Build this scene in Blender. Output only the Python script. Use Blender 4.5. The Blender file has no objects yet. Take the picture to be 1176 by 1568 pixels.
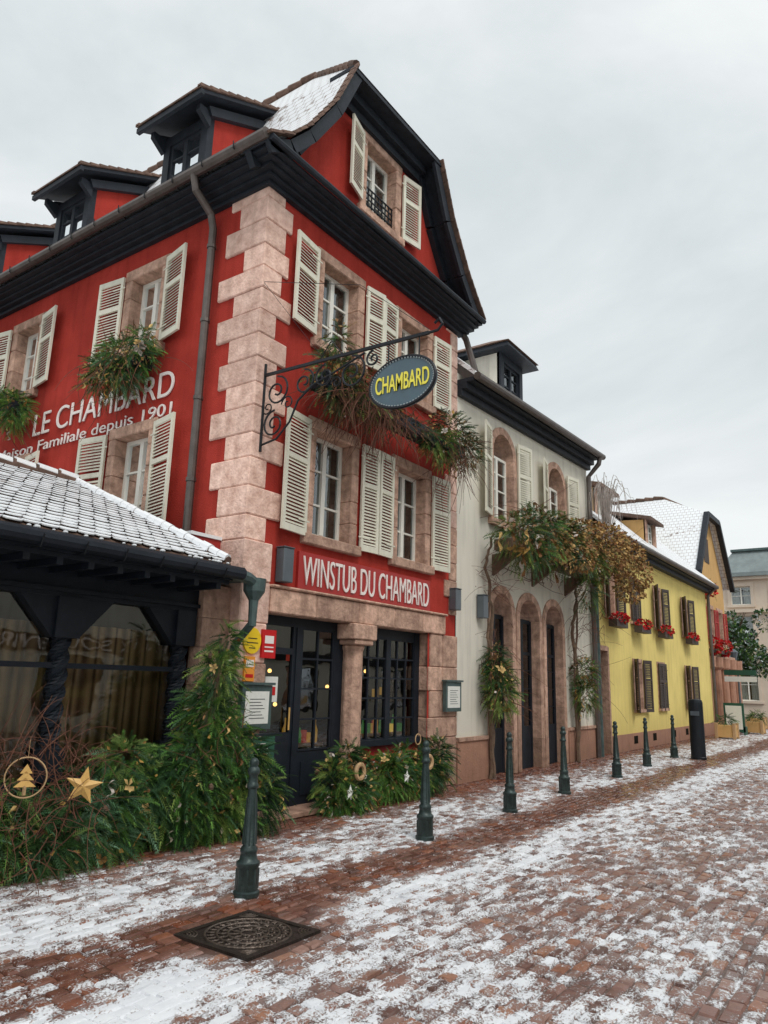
import bpy, math, random
import numpy as np
from mathutils import Vector, Matrix
rnd=random.Random(7); rng=np.random.default_rng(7)
scene=bpy.context.scene
COL=bpy.context.collection
# ---------------------------------------------------------------- materials
def srgb(r,g,b):
    f=lambda c:(c/255/12.92 if c/255<=.04045 else ((c/255+.055)/1.055)**2.4)
    return (f(r),f(g),f(b))
def newmat(name):
    m=bpy.data.materials.new(name); m.use_nodes=True
    nt=m.node_tree; return m,nt,nt.nodes["Principled BSDF"]
def N(nt,t,**k):
    n=nt.nodes.new(t)
    for a,b in k.items(): setattr(n,a,b)
    return n
def mat(name,c,rough=.7,ns=3.0,amt=.25,bump=.15,bs=40.,metal=0.,c2=None,dirt=0.,spec=.5,isl=0.,base=0.,dcol=(.35,.33,.3)):
    m,nt,b=newmat(name); L=nt.links.new
    geo=N(nt,"ShaderNodeNewGeometry")
    n1=N(nt,"ShaderNodeTexNoise"); n1.inputs["Scale"].default_value=ns; n1.inputs["Detail"].default_value=6; n1.inputs["Roughness"].default_value=.65
    L(geo.outputs["Position"],n1.inputs["Vector"])
    r=N(nt,"ShaderNodeValToRGB"); r.color_ramp.elements[0].position=.3; r.color_ramp.elements[1].position=.7
    lo=[x*(1-amt) for x in c]; hi=[min(1,x*(1+amt)) for x in (c2 or c)]
    r.color_ramp.elements[0].color=(*lo,1); r.color_ramp.elements[1].color=(*hi,1)
    L(n1.outputs["Fac"],r.inputs["Fac"])
    out=r.outputs["Color"]
    if dirt>0:
        mp=N(nt,"ShaderNodeMapping"); mp.inputs["Scale"].default_value=(6,6,.5); L(geo.outputs["Position"],mp.inputs["Vector"])
        n3=N(nt,"ShaderNodeTexNoise"); n3.inputs["Scale"].default_value=1.3; n3.inputs["Detail"].default_value=5; L(mp.outputs[0],n3.inputs["Vector"])
        rr=N(nt,"ShaderNodeMapRange"); rr.inputs[1].default_value=.48; rr.inputs[2].default_value=.78; rr.inputs[3].default_value=0; rr.inputs[4].default_value=dirt; L(n3.outputs["Fac"],rr.inputs[0])
        mx=N(nt,"ShaderNodeMixRGB"); mx.blend_type='MULTIPLY'; mx.inputs[2].default_value=(*dcol,1); L(rr.outputs[0],mx.inputs[0]); L(out,mx.inputs[1]); out=mx.outputs[0]
    if base>0:
        sp=N(nt,"ShaderNodeSeparateXYZ"); L(geo.outputs["Position"],sp.inputs[0])
        ad=N(nt,"ShaderNodeMath",operation='MULTIPLY_ADD'); ad.inputs[1].default_value=-1.2; L(n1.outputs["Fac"],ad.inputs[0]); L(sp.outputs[2],ad.inputs[2])
        rr=N(nt,"ShaderNodeMapRange"); rr.inputs[1].default_value=-.7; rr.inputs[2].default_value=.6; rr.inputs[3].default_value=base; rr.inputs[4].default_value=0; L(ad.outputs[0],rr.inputs[0])
        mx=N(nt,"ShaderNodeMixRGB"); mx.blend_type='MULTIPLY'; mx.inputs[2].default_value=(.4,.36,.32,1); L(rr.outputs[0],mx.inputs[0]); L(out,mx.inputs[1]); out=mx.outputs[0]
    if isl>0:
        rr=N(nt,"ShaderNodeMapRange"); rr.inputs[3].default_value=1-isl; rr.inputs[4].default_value=1+isl*.6; L(geo.outputs["Random Per Island"],rr.inputs[0])
        vm=N(nt,"ShaderNodeVectorMath",operation='SCALE'); L(out,vm.inputs[0]); L(rr.outputs[0],vm.inputs["Scale"]); out=vm.outputs[0]
    L(out,b.inputs["Base Color"])
    b.inputs["Roughness"].default_value=rough; b.inputs["Metallic"].default_value=metal
    b.inputs["Specular IOR Level"].default_value=spec
    if bump>0:
        n2=N(nt,"ShaderNodeTexNoise"); n2.inputs["Scale"].default_value=bs; n2.inputs["Detail"].default_value=4
        L(geo.outputs["Position"],n2.inputs["Vector"])
        bp=N(nt,"ShaderNodeBump"); bp.inputs["Strength"].default_value=bump; bp.inputs["Distance"].default_value=.02
        L(n2.outputs["Fac"],bp.inputs["Height"]); L(bp.outputs[0],b.inputs["Normal"])
    return m
M={}
M['red']=mat("red_render",srgb(164,54,45),.88,1.1,.13,.4,60,c2=srgb(176,62,52),dirt=.4,spec=.15,dcol=(.5,.45,.45))
M['signred']=mat("sign_red_paint",srgb(168,44,40),.5,2,.08,.05,dirt=.1)
M['stone']=mat("pink_sandstone",srgb(222,178,160),.9,7,.2,.8,24,c2=srgb(238,202,186),dirt=.3,spec=.2,isl=.18)
M['stone2']=mat("brown_sandstone",srgb(172,138,120),.9,7,.26,.8,24,c2=srgb(202,166,146),dirt=.5,spec=.2,isl=.2,base=.6)
M['cream']=mat("cream_render",srgb(222,217,203),.9,1,.06,.2,50,dirt=.3,spec=.2,base=.3)
M['yellow']=mat("yellow_render",srgb(232,212,132),.9,1,.08,.2,50,dirt=.25,spec=.2,base=.4)
M['ochre']=mat("ochre_render",srgb(206,166,110),.9,1,.1,.2,50,spec=.2,dirt=.2)
M['shut']=mat("cream_shutter_paint",srgb(222,218,200),.55,3,.07,.05,dirt=.25,isl=.05)
M['brownsh']=mat("brown_shutter_paint",srgb(66,54,50),.6,3,.15,.05)
M['navy']=mat("dark_blue_black_wood",srgb(26,32,40),.55,5,.3,.15,50,spec=.3)
M['cornice']=mat("dark_cornice_wood",srgb(38,43,50),.6,6,.3,.2,50,spec=.3,dirt=.3)
M['white']=mat("white_window_paint",srgb(232,230,220),.5,3,.05,0)
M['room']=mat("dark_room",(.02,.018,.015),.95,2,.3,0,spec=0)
M['curt']=mat("white_curtain",srgb(205,208,205),.9,14,.2,0)
M['zinc']=mat("zinc_gutter",srgb(98,90,86),.45,5,.25,.1,30,metal=.6)
M['lead']=mat("green_grey_lead",srgb(82,100,98),.5,6,.3,.15,30,metal=.4)
M['tile']=mat("brown_roof_tile",srgb(112,88,76),.9,9,.4,.4,30,isl=.3)
M['iron']=mat("black_wrought_iron",(.018,.02,.024),.45,6,.3,.1,40,metal=.5)
M['bgreen']=mat("bollard_green_paint",srgb(52,66,64),.4,14,.35,.2,50,metal=.3,dirt=.3)
M['twig']=mat("brown_twigs",srgb(104,66,50),.85,10,.3,.1)
M['ptwig']=mat("pale_twigs",srgb(176,166,160),.85,10,.3,.1)
M['bark']=mat("vine_bark",srgb(108,88,72),.95,9,.3,.6,40)
M['gold']=mat("gold_paper",srgb(216,172,100),.5,9,.15,.1)
M['wood']=mat("pale_wood",srgb(186,152,112),.7,12,.15,.1)
M['oval']=mat("slate_blue_enamel",srgb(78,98,108),.35,5,.1,0)
M['rim']=mat("rope_rim",srgb(140,148,150),.5,20,.3,.2)
M['ylet']=mat("yellow_lettering",srgb(242,228,84),.5,5,.03,0)
M['wlet']=mat("white_lettering",srgb(238,228,222),.5,5,.03,0)
M['yell']=mat("yellow_plaque",srgb(242,204,30),.4,5,.03,0)
M['rplq']=mat("red_plaque",srgb(196,24,28),.3,5,.03,0)
M['orng']=mat("orange_plaque",srgb(236,150,50),.4,5,.05,0)
M['paper']=mat("menu_paper",srgb(225,225,218),.8,30,.06,0)
M['lampgrey']=mat("grey_metal_lamp",srgb(96,104,110),.4,5,.1,0,metal=.3)
M['plinth']=mat("rose_plinth",srgb(176,132,110),.9,4,.2,.4,30,dirt=.3,base=.5)
M['beige']=mat("beige_facade",srgb(214,198,180),.9,1,.08,.1,30,dirt=.1)
M['slate']=mat("grey_green_roof",srgb(128,138,138),.7,2,.2,.1,30)
M['black']=mat("black_bin_metal",srgb(30,36,42),.4,5,.2,.05,metal=.3)
M['signg']=mat("green_board",srgb(30,80,62),.5,5,.1,0)
M['castiron']=mat("wet_cast_iron",srgb(58,50,46),.4,12,.4,.4,60,metal=.4); M['castlight']=mat("highlit_cast_iron_relief",srgb(96,84,76),.35,20,.4,.4,60,metal=.5)  # relief colour lightened: snow traces and wet highlights painted in
def glass(name,refl,tint):
    m,nt,b=newmat(name); nt.nodes.remove(b); L=nt.links.new
    o=nt.nodes["Material Output"]; g=N(nt,"ShaderNodeBsdfGlossy"); g.inputs["Roughness"].default_value=.02; g.inputs["Color"].default_value=(.85,.88,.9,1)
    t=N(nt,"ShaderNodeBsdfTransparent"); t.inputs["Color"].default_value=(*tint,1)
    fr=N(nt,"ShaderNodeFresnel"); fr.inputs[0].default_value=1.5
    a=N(nt,"ShaderNodeMath",operation='MULTIPLY_ADD'); a.inputs[1].default_value=1.; a.inputs[2].default_value=refl; L(fr.outputs[0],a.inputs[0])
    geo=N(nt,"ShaderNodeNewGeometry"); n=N(nt,"ShaderNodeTexNoise"); n.inputs["Scale"].default_value=2.2; L(geo.outputs["Position"],n.inputs["Vector"])
    bp=N(nt,"ShaderNodeBump"); bp.inputs["Strength"].default_value=.05; bp.inputs["Distance"].default_value=.05; L(n.outputs[0],bp.inputs["Height"]); L(bp.outputs[0],g.inputs["Normal"])
    mx=N(nt,"ShaderNodeMixShader"); L(a.outputs[0],mx.inputs[0]); L(t.outputs[0],mx.inputs[1]); L(g.outputs[0],mx.inputs[2]); L(mx.outputs[0],o.inputs[0])
    return m
M['glass']=glass("window_glass",.14,(.75,.8,.78)); M['dglass']=glass("dark_glass",.1,(.8,.77,.7))
def emis(name,c,s):
    m,nt,b=newmat(name); b.inputs["Emission Color"].default_value=(*c,1); b.inputs["Emission Strength"].default_value=s; b.inputs["Base Color"].default_value=(*c,1); return m
M['warm']=emis("warm_lamp",(1,.62,.2),3.0)
M['bot1']=emis("glowing_amber_bottle",(.5,.28,.03),.4); M['bot2']=emis("glowing_green_bottle",(.06,.3,.06),.25); M['bot3']=emis("glowing_red_bottle",(.45,.05,.03),.3); M['bot4']=emis("glowing_golden_tin",(.8,.55,.1),.5)  # bottles and tins emit a faint glow, standing in for warm shop light
def fol():
    m,nt,b=newmat("foliage_leaves"); L=nt.links.new
    a=N(nt,"ShaderNodeAttribute",attribute_name="Col"); L(a.outputs["Color"],b.inputs["Base Color"]); b.inputs["Roughness"].default_value=.6
    b.inputs["Specular IOR Level"].default_value=.25
    return m
M['fol']=fol()
def goldcurt():
    m,nt,b=newmat("golden_curtain"); L=nt.links.new
    geo=N(nt,"ShaderNodeNewGeometry"); w=N(nt,"ShaderNodeTexWave"); w.inputs["Scale"].default_value=3; w.inputs["Distortion"].default_value=2.5; w.inputs["Detail"].default_value=3
    mp=N(nt,"ShaderNodeMapping"); mp.inputs["Scale"].default_value=(1,1,.05); L(geo.outputs["Position"],mp.inputs[0]); L(mp.outputs[0],w.inputs["Vector"])
    r=N(nt,"ShaderNodeValToRGB"); r.color_ramp.elements[0].color=(.18,.12,.06,1); r.color_ramp.elements[1].color=(.62,.46,.27,1); L(w.outputs["Fac"],r.inputs[0]); L(r.outputs[0],b.inputs["Base Color"]); b.inputs["Roughness"].default_value=.9
    return m
M['gcurt']=goldcurt()
def snowmat(name,thr,under,tile=False):
    m,nt,b=newmat(name); L=nt.links.new
    geo=N(nt,"ShaderNodeNewGeometry"); n=N(nt,"ShaderNodeTexNoise"); n.inputs["Scale"].default_value=5; n.inputs["Detail"].default_value=8; n.inputs["Roughness"].default_value=.7; L(geo.outputs["Position"],n.inputs["Vector"])
    n2=N(nt,"ShaderNodeTexNoise"); n2.inputs["Scale"].default_value=.6; L(geo.outputs["Position"],n2.inputs["Vector"])
    ad=N(nt,"ShaderNodeMath",operation='MULTIPLY_ADD'); ad.inputs[1].default_value=.5; L(n2.outputs[0],ad.inputs[0]); L(n.outputs[0],ad.inputs[2])
    r=N(nt,"ShaderNodeMapRange"); r.inputs[1].default_value=thr-.05; r.inputs[2].default_value=thr+.05; L(ad.outputs[0],r.inputs[0])
    fac=r.outputs[0]
    if tile:
        br=N(nt,"ShaderNodeTexBrick"); br.inputs["Scale"].default_value=1; br.inputs["Brick Width"].default_value=.18; br.inputs["Row Height"].default_value=.15; br.inputs["Mortar Size"].default_value=.012; br.inputs["Mortar Smooth"].default_value=.6
        sp=N(nt,"ShaderNodeSeparateXYZ"); L(geo.outputs["Position"],sp.inputs[0]); cb=N(nt,"ShaderNodeCombineXYZ")
        L(sp.outputs[0 if tile=='x' else 1],cb.inputs[0]); L(sp.outputs[2],cb.inputs[1]); L(cb.outputs[0],br.inputs["Vector"])
        mu=N(nt,"ShaderNodeMath",operation='MULTIPLY_ADD'); mu.inputs[1].default_value=-.6; mu.use_clamp=True; L(br.outputs["Fac"],mu.inputs[0]); L(fac,mu.inputs[2]); fac=mu.outputs[0]
    mx=N(nt,"ShaderNodeMixRGB"); mx.inputs[1].default_value=(*under,1); mx.inputs[2].default_value=(.84,.86,.88,1); L(fac,mx.inputs[0]); L(mx.outputs[0],b.inputs["Base Color"]); b.inputs["Roughness"].default_value=.7
    bp=N(nt,"ShaderNodeBump"); bp.inputs["Strength"].default_value=.4; bp.inputs["Distance"].default_value=.02; L(ad.outputs[0],bp.inputs["Height"]); L(bp.outputs[0],b.inputs["Normal"])
    return m
M['snow']=snowmat("snow_on_tiles",.54,srgb(150,132,124)); M['snowroof']=snowmat("snowy_tile_roof",.58,srgb(122,100,90),'y'); M['snowroofx']=snowmat("snowy_tile_roof_street",.58,srgb(130,104,92),'x')
# ---------------------------------------------------------------- mesh builder
def empty(name):
    e=bpy.data.objects.new(name,None); COL.objects.link(e); return e
class MB:
    def __init__(s): s.v=[];s.f=[];s.m=[];s.mats=[];s.c=[];s.hasc=False
    def mi(s,k):
        if k not in s.mats: s.mats.append(k)
        return s.mats.index(k)
    def face(s,pts,k):
        n=len(s.v); s.v.extend([tuple(p) for p in pts]); s.f.append(tuple(range(n,n+len(pts)))); s.m.append(s.mi(k))
    def hull(s,p,k):
        n=len(s.v); s.v.extend([tuple(q) for q in p]); i=s.mi(k)
        for q in ((0,1,2,3),(7,6,5,4),(0,4,5,1),(1,5,6,2),(2,6,7,3),(3,7,4,0)): s.f.append(tuple(n+a for a in q)); s.m.append(i)
    def box(s,x0,x1,y0,y1,z0,z1,k):
        s.hull([(x0,y0,z0),(x1,y0,z0),(x1,y1,z0),(x0,y1,z0),(x0,y0,z1),(x1,y0,z1),(x1,y1,z1),(x0,y1,z1)],k)
    def fb(s,fm,u0,u1,z0,z1,d0,d1,k):
        s.hull([fm(u0,z0,d0),fm(u1,z0,d0),fm(u1,z0,d1),fm(u0,z0,d1),fm(u0,z1,d0),fm(u1,z1,d0),fm(u1,z1,d1),fm(u0,z1,d1)],k)
    def bar(s,a,b,w,h,k):
        a=Vector(a);b=Vector(b);d=(b-a).normalized(); up=Vector((0,0,1)) if abs(d.z)<.95 else Vector((1,0,0))
        sd=d.cross(up).normalized(); up=sd.cross(d)
        P=[]
        for q in (a,b):
            for i,j in ((-1,-1),(1,-1),(1,1),(-1,1)): P.append(q+sd*w/2*i+up*h/2*j)
        s.hull(P,k)
    def tube(s,pts,r,k,n=6,r1=None):
        pts=[Vector(p) for p in pts]; i=s.mi(k); base=len(s.v); K=len(pts); prev=None
        for j,p in enumerate(pts):
            t=(pts[min(j+1,K-1)]-pts[max(j-1,0)]).normalized()
            if prev is None:
                prev=t.orthogonal().normalized()
            prev=(prev-t*prev.dot(t)); 
            if prev.length<1e-5: prev=t.orthogonal()
            prev.normalize(); q=t.cross(prev)
            rr=r if r1 is None else r+(r1-r)*j/(K-1)
            for a in range(n):
                an=2*math.pi*a/n; s.v.append(tuple(p+prev*rr*math.cos(an)+q*rr*math.sin(an)))
        for j in range(K-1):
            for a in range(n):
                b=(a+1)%n; s.f.append((base+j*n+a,base+j*n+b,base+(j+1)*n+b,base+(j+1)*n+a)); s.m.append(i)
        s.f.append(tuple(base+a for a in range(n))); s.m.append(i)
        s.f.append(tuple(base+(K-1)*n+a for a in range(n-1,-1,-1))); s.m.append(i)
    def lathe(s,prof,c,k,n=16):
        i=s.mi(k); b=len(s.v)
        for r,z in prof:
            for a in range(n):
                an=2*math.pi*a/n; s.v.append((c[0]+r*math.cos(an),c[1]+r*math.sin(an),c[2]+z))
        for j in range(len(prof)-1):
            for a in range(n):
                q=(a+1)%n; s.f.append((b+j*n+a,b+j*n+q,b+(j+1)*n+q,b+(j+1)*n+a)); s.m.append(i)
        s.f.append(tuple(b+(len(prof)-1)*n+a for a in range(n))); s.m.append(i)
    def ball(s,c,r,k,n=8,sz=1.):
        s.lathe([(r*math.sin(math.pi*j/n)+1e-4,-r*sz*math.cos(math.pi*j/n)) for j in range(n+1)],c,k,n+2)
    def raw(s,V,Fa,k,C=None):
        n=len(s.v); 
        if not s.hasc: s.c=[(1,1,1,1)]*n; s.hasc=True
        s.c.extend([(1,1,1,1)]*(n-len(s.c)))
        s.v.extend(map(tuple,V.tolist())); i=s.mi(k)
        s.f.extend([tuple(q) for q in (Fa+n).tolist()]); s.m.extend([i]*len(Fa))
        if C is not None: s.c.extend([(a,b,c,1.) for a,b,c in C.tolist()])
    def build(s,name,parent=None,smooth=False,bevel=0):
        me=bpy.data.meshes.new(name); me.from_pydata(s.v,[],s.f)
        for k in s.mats: me.materials.append(M[k])
        me.polygons.foreach_set("material_index",s.m)
        if smooth: me.polygons.foreach_set("use_smooth",[True]*len(s.f))
        if s.hasc:
            s.c.extend([(1,1,1,1)]*(len(s.v)-len(s.c)))
            at=me.color_attributes.new("Col",'FLOAT_COLOR','POINT'); at.data.foreach_set("color",np.array(s.c,dtype=np.float32).ravel())
        me.update()
        o=bpy.data.objects.new(name,me); COL.objects.link(o)
        if parent: o.parent=parent
        if bevel:
            b=o.modifiers.new("b",'BEVEL'); b.width=bevel; b.segments=1; b.limit_method='ANGLE'
        return o
def text(name,body,loc,rot,w,h,k,parent,shear=0,ext=.008,bold=0):
    cu=bpy.data.curves.new(name,'FONT'); cu.body=body; cu.size=1; cu.extrude=0; cu.shear=shear; cu.offset=bold
    o=bpy.data.objects.new(name,cu); COL.objects.link(o); bpy.context.view_layer.update()
    d=o.dimensions.copy(); cu.materials.append(M[k])
    o.scale=(w/d.x,h/max(d.y,.01),1); cu.extrude=ext; o.location=loc; o.rotation_euler=rot; o.parent=parent
    return o
FR=lambda u,z,d:(u,-d,z)
LF=lambda u,z,d:(-d,u,z)
def wall(mb,fm,u0,u1,z0,z1,holes,k,d=0):
    us=sorted(set([u0,u1]+[a for h in holes for a in h[:2] if u0<a<u1])); zs=sorted(set([z0,z1]+[a for h in holes for a in h[2:] if z0<a<z1]))
    for a,b in zip(us,us[1:]):
        for c,e in zip(zs,zs[1:]):
            m=((a+b)/2,(c+e)/2)
            if any(h[0]<m[0]<h[1] and h[2]<m[1]<h[3] for h in holes): continue
            mb.face([fm(a,c,d),fm(b,c,d),fm(b,e,d),fm(a,e,d)],k)
def surround(mb,fm,u0,u1,z0,z1,k='stone2',jw=.16,lh=.17,sill=.14,dep=.28,pr=.03):
    for (a,b) in ((u0-jw,u0),(u1,u1+jw)):
        z=z0
        while z<z1-.01:
            h=min(rnd.uniform(.3,.55),z1-z)
            if z1-z-h<.15: h=z1-z
            mb.fb(fm,a,b,z,z+h-.002,-dep,pr+rnd.uniform(0,.004),k); z+=h
    mb.fb(fm,u0-jw-.01,u1+jw+.01,z1,z1+lh,-dep,pr+.006,k); mb.fb(fm,u0-jw-.05,u1+jw+.05,z0-sill,z0-.001,-dep,pr+.06,k)
def window(mb,fm,u0,u1,z0,z1,dep=.17,bars=2,frame='white',curt=True,g='glass',cols=2):
    t=.055; d0=-dep-.05; d1=-dep
    mb.fb(fm,u0,u0+t,z0,z1,d0,d1,frame); mb.fb(fm,u1-t,u1,z0,z1,d0,d1,frame)
    mb.fb(fm,u0+t,u1-t,z0,z0+t*1.4,d0,d1,frame); mb.fb(fm,u0+t,u1-t,z1-t,z1,d0,d1,frame)
    for c in range(1,cols):
        um=u0+(u1-u0)*c/cols; mb.fb(fm,um-.04,um+.04,z0+t*1.4,z1-t,d0+.003,d1+.012,frame)
    for b in range(bars):
        zb=z0+(z1-z0)*(b+1)/(bars+1)+(.0); mb.fb(fm,u0+t,u1-t,zb-.014,zb+.014,d0+.006,d1-.006,frame)
    mb.face([fm(u0+t,z0+t,d0+.02),fm(u1-t,z0+t,d0+.02),fm(u1-t,z1-t,d0+.02),fm(u0+t,z1-t,d0+.02)],g)
    if curt:
        W=u1-u0; n=14
        for (a,b) in ((0,.4),(.6,1)):
            for i in range(n):
                x0=a+(b-a)*i/n; x1=a+(b-a)*(i+1)/n; e0=.03*math.sin(i*2.2); e1=.03*math.sin((i+1)*2.2)
                mb.face([fm(u0+W*x0,z0,-dep-.2+e0),fm(u0+W*x1,z0,-dep-.2+e1),fm(u0+W*x1,z1,-dep-.2+e1),fm(u0+W*x0,z1,-dep-.2+e0)],'curt')
def shutter(mb,fm,uh,dr,w,z0,z1,ang=4,k='shut',d0=.045,ns=.047):
    a=math.radians(ang); ca,sa=math.cos(a),math.sin(a)
    g=lambda s,z,t: fm(uh+dr*(s*ca-t*sa),z,d0+s*sa+t*ca)
    def bx(s0,s1,za,zb,t0,t1): mb.hull([g(s0,za,t0),g(s1,za,t0),g(s1,za,t1),g(s0,za,t1),g(s0,zb,t0),g(s1,zb,t0),g(s1,zb,t1),g(s0,zb,t1)],k)
    T=.035; S=.055
    bx(0,S,z0,z1,0,T); bx(w-S,w,z0,z1,0,T); bx(S,w-S,z0,z0+.09,.001,T-.001); bx(S,w-S,z1-.08,z1,.001,T-.001)
    zm=z0+(z1-z0)*.62; bx(S,w-S,zm-.035,zm+.035,.001,T-.001)
    z=z0+.1
    while z<z1-.09:
        if abs(z+.02-zm)>.05:
            mb.hull([g(S,z,T-.004),g(w-S,z,T-.004),g(w-S,z+.03,.004),g(S,z+.03,.004),g(S,z+.011,T-.004),g(w-S,z+.011,T-.004),g(w-S,z+.041,.004),g(S,z+.041,.004)],k)
        z+=ns
    for zz in (z0+.18,z1-.2): mb.hull([g(-.05,zz,T),g(.2,zz,T),g(.2,zz,T+.006),g(-.05,zz,T+.006),g(-.05,zz+.02,T),g(.2,zz+.02,T),g(.2,zz+.02,T+.006),g(-.05,zz+.02,T+.006)],k)
# ---------------------------------------------------------------- foliage
def unit(v): return v/np.maximum(np.linalg.norm(v,axis=1,keepdims=True),1e-9)
GREENS=np.array([srgb(48,82,38),srgb(66,108,44),srgb(92,134,56),srgb(76,112,76),srgb(122,144,68),srgb(38,64,38)])*1.15
def sprigs(mb,O,D,L,cols,npair=12,wid=.2):
    # feathery conifer spray: needles in pairs along a drooping stem
    n=len(O); D=unit(D); S=unit(np.cross(D,unit(rng.normal(size=(n,3))))); L=np.broadcast_to(L,(n,)).reshape(n,1)
    V=[];C=[]
    for k in range(npair):
        t=(k+.3)/npair; drop=np.array([[0,0,-.3*t*t]])*L
        b=O+D*L*t+drop; w=wid*(1-.65*t)*L
        for sg in (-1,1):
            tip=b+(D*.8+sg*S*.9)*w*(.8+.5*rng.random((n,1)))+np.array([[0,0,-.05]])*L*rng.random((n,1))
            e=D*L*.26/npair
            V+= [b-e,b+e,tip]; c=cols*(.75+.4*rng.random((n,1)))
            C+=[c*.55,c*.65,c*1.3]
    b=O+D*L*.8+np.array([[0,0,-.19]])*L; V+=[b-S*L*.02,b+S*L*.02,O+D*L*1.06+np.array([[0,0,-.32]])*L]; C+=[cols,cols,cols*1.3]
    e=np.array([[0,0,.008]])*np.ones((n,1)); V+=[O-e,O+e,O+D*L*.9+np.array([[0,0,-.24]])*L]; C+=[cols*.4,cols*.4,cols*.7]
    T=len(V)//3; VV=np.stack(V,1).reshape(-1,3); CC=np.clip(np.stack(C,1).reshape(-1,3),0,1)
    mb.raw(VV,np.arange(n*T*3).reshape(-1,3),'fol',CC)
def leaves(mb,O,D,L,cols,wid=.35):
    n=len(O); D=unit(D); S=unit(np.cross(D,unit(rng.normal(size=(n,3))))); Nn=np.cross(D,S); L=np.broadcast_to(L,(n,)).reshape(n,1)
    V=np.stack([O,O+D*L*.5+S*L*wid+Nn*L*.08,O+D*L,O+D*L*.5-S*L*wid+Nn*L*.08],1).reshape(-1,3)
    C=np.repeat(cols,4,0); b=np.arange(n)[:,None]*4; F=np.concatenate([b+[0,1,2],b+[0,2,3]])
    mb.raw(V,F,'fol',np.clip(C,0,1))
def samp(clumps,n,inner=.35):
    w=np.array([c[3]*c[4]*c[5] for c in clumps])**(2/3); w/=w.sum(); id=rng.choice(len(clumps),n,p=w); c=np.array(clumps)[id]
    d=unit(rng.normal(size=(n,3))); r=(inner+(1-inner)*rng.random((n,1))**.5)
    return c[:,:3]+d*r*c[:,3:6], d, id
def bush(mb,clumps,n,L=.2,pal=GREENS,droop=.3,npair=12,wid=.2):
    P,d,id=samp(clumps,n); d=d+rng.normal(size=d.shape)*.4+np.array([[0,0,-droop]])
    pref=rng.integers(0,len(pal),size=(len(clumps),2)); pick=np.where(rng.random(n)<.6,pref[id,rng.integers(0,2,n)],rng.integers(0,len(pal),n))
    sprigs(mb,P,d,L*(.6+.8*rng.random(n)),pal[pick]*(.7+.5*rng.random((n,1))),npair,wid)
def deco(mb,clumps,n,L,pal,droop=.2,wid=.35):
    P,d,id=samp(clumps,n,.6); d2=d+rng.normal(size=d.shape)*.5+np.array([[0,0,-droop]])
    leaves(mb,P+d*.03,d2,L*(.6+.8*rng.random(n)),pal[rng.choice(len(pal),n)]*(.8+.4*rng.random((n,1))),wid)
def ribbons(mb,clumps,n,L,pal,w=.018):
    P,d,id=samp(clumps,n,.8)
    for i in range(n):
        p=P[i]+d[i]*.05; c=pal[rng.integers(len(pal))]; l=L*rng.uniform(.6,1.3); ph=rng.random()*6
        A=[];K=9
        for j in range(K):
            t=j/(K-1); q=p+np.array([.025*math.sin(ph+t*9),.025*math.cos(ph+t*9),-l*t]); tw=np.array([math.cos(ph+t*5),math.sin(ph+t*5),0])*w
            A+= [q-tw,q+tw]
        A=np.array(A); F=[]
        for j in range(K-1): F+=[(2*j,2*j+1,2*j+3),(2*j,2*j+3,2*j+2)]
        mb.raw(A,np.array(F),'fol',np.tile(np.clip(c,0,1),(len(A),1)))
def bows(mb,clumps,n,R,pal):
    P,d,id=samp(clumps,n,.9)
    for i in range(n):
        c=P[i]+d[i]*.06; ax=unit(d[i:i+1]+rng.normal(size=(1,3))*.3)[0]; s=unit(np.cross(ax,[[.2,.3,.9]]))[0]; t=np.cross(ax,s); col=pal[rng.integers(len(pal))]; r=R*rng.uniform(.7,1.3)
        for k in range(5):
            a=2*math.pi*k/5+rng.random()*.9; u=s*math.cos(a)+t*math.sin(a); v=-s*math.sin(a)+t*math.cos(a); q=rng.uniform(.6,1.3)
            V=np.array([c,c+u*r*.6*q+v*r*.35+ax*r*.25,c+u*r*q+ax*r*.1,c+u*r*.6*q-v*r*.35+ax*r*.15]); mb.raw(V,np.array([(0,1,2),(0,2,3)]),'fol',np.clip(np.array([col*.4,col*.8,col,col*.7]),0,1))
def cones(mb,clumps,n,R=.03):
    P,d,id=samp(clumps,n,.9)
    for i in range(n):
        c=P[i]+d[i]*.05; mb.lathe([(.001,-R*1.3),(R*.75,-R*.8),(R*.6,-R*.6),(R,-R*.3),(R*.8,-R*.1),(R*.95,R*.2),(R*.7,R*.4),(R*.75,R*.6),(R*.4,R*.9),(.001,R*1.3)],tuple(c),'bark',7)
def twigs(mb,c,n,L,up,spread,r=.004,k='twig',curl=.4,box=None):
    for i in range(n):
        if box: p=Vector([rnd.uniform(box[2*q],box[2*q+1]) for q in range(3)])
        else: p=Vector(c)+Vector([rnd.uniform(-spread,spread)*.5 for _ in range(3)])
        d=Vector((rnd.gauss(0,1)*.6,rnd.gauss(0,1)*.6,up+rnd.gauss(0,.4))).normalized()
        pts=[p.copy()]; l=L*rnd.uniform(.6,1.2); b=Vector([rnd.gauss(0,1) for _ in range(3)])*curl
        for j in range(6): p=p+d*l/6; d=(d+b/6+Vector((0,0,-.08))).normalized(); pts.append(p.copy())
        mb.tube(pts,r,k,4,r*.35)
GOLDS=np.array([srgb(184,146,80),srgb(156,120,70),srgb(212,178,116),srgb(120,84,50)])
PALE=np.array([srgb(204,194,184),srgb(176,162,150),srgb(160,150,130)])
DRY=np.array([srgb(132,100,64),srgb(104,76,50),srgb(156,126,84),srgb(88,80,48)])
GP=np.concatenate([GOLDS,GOLDS,PALE])
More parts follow.
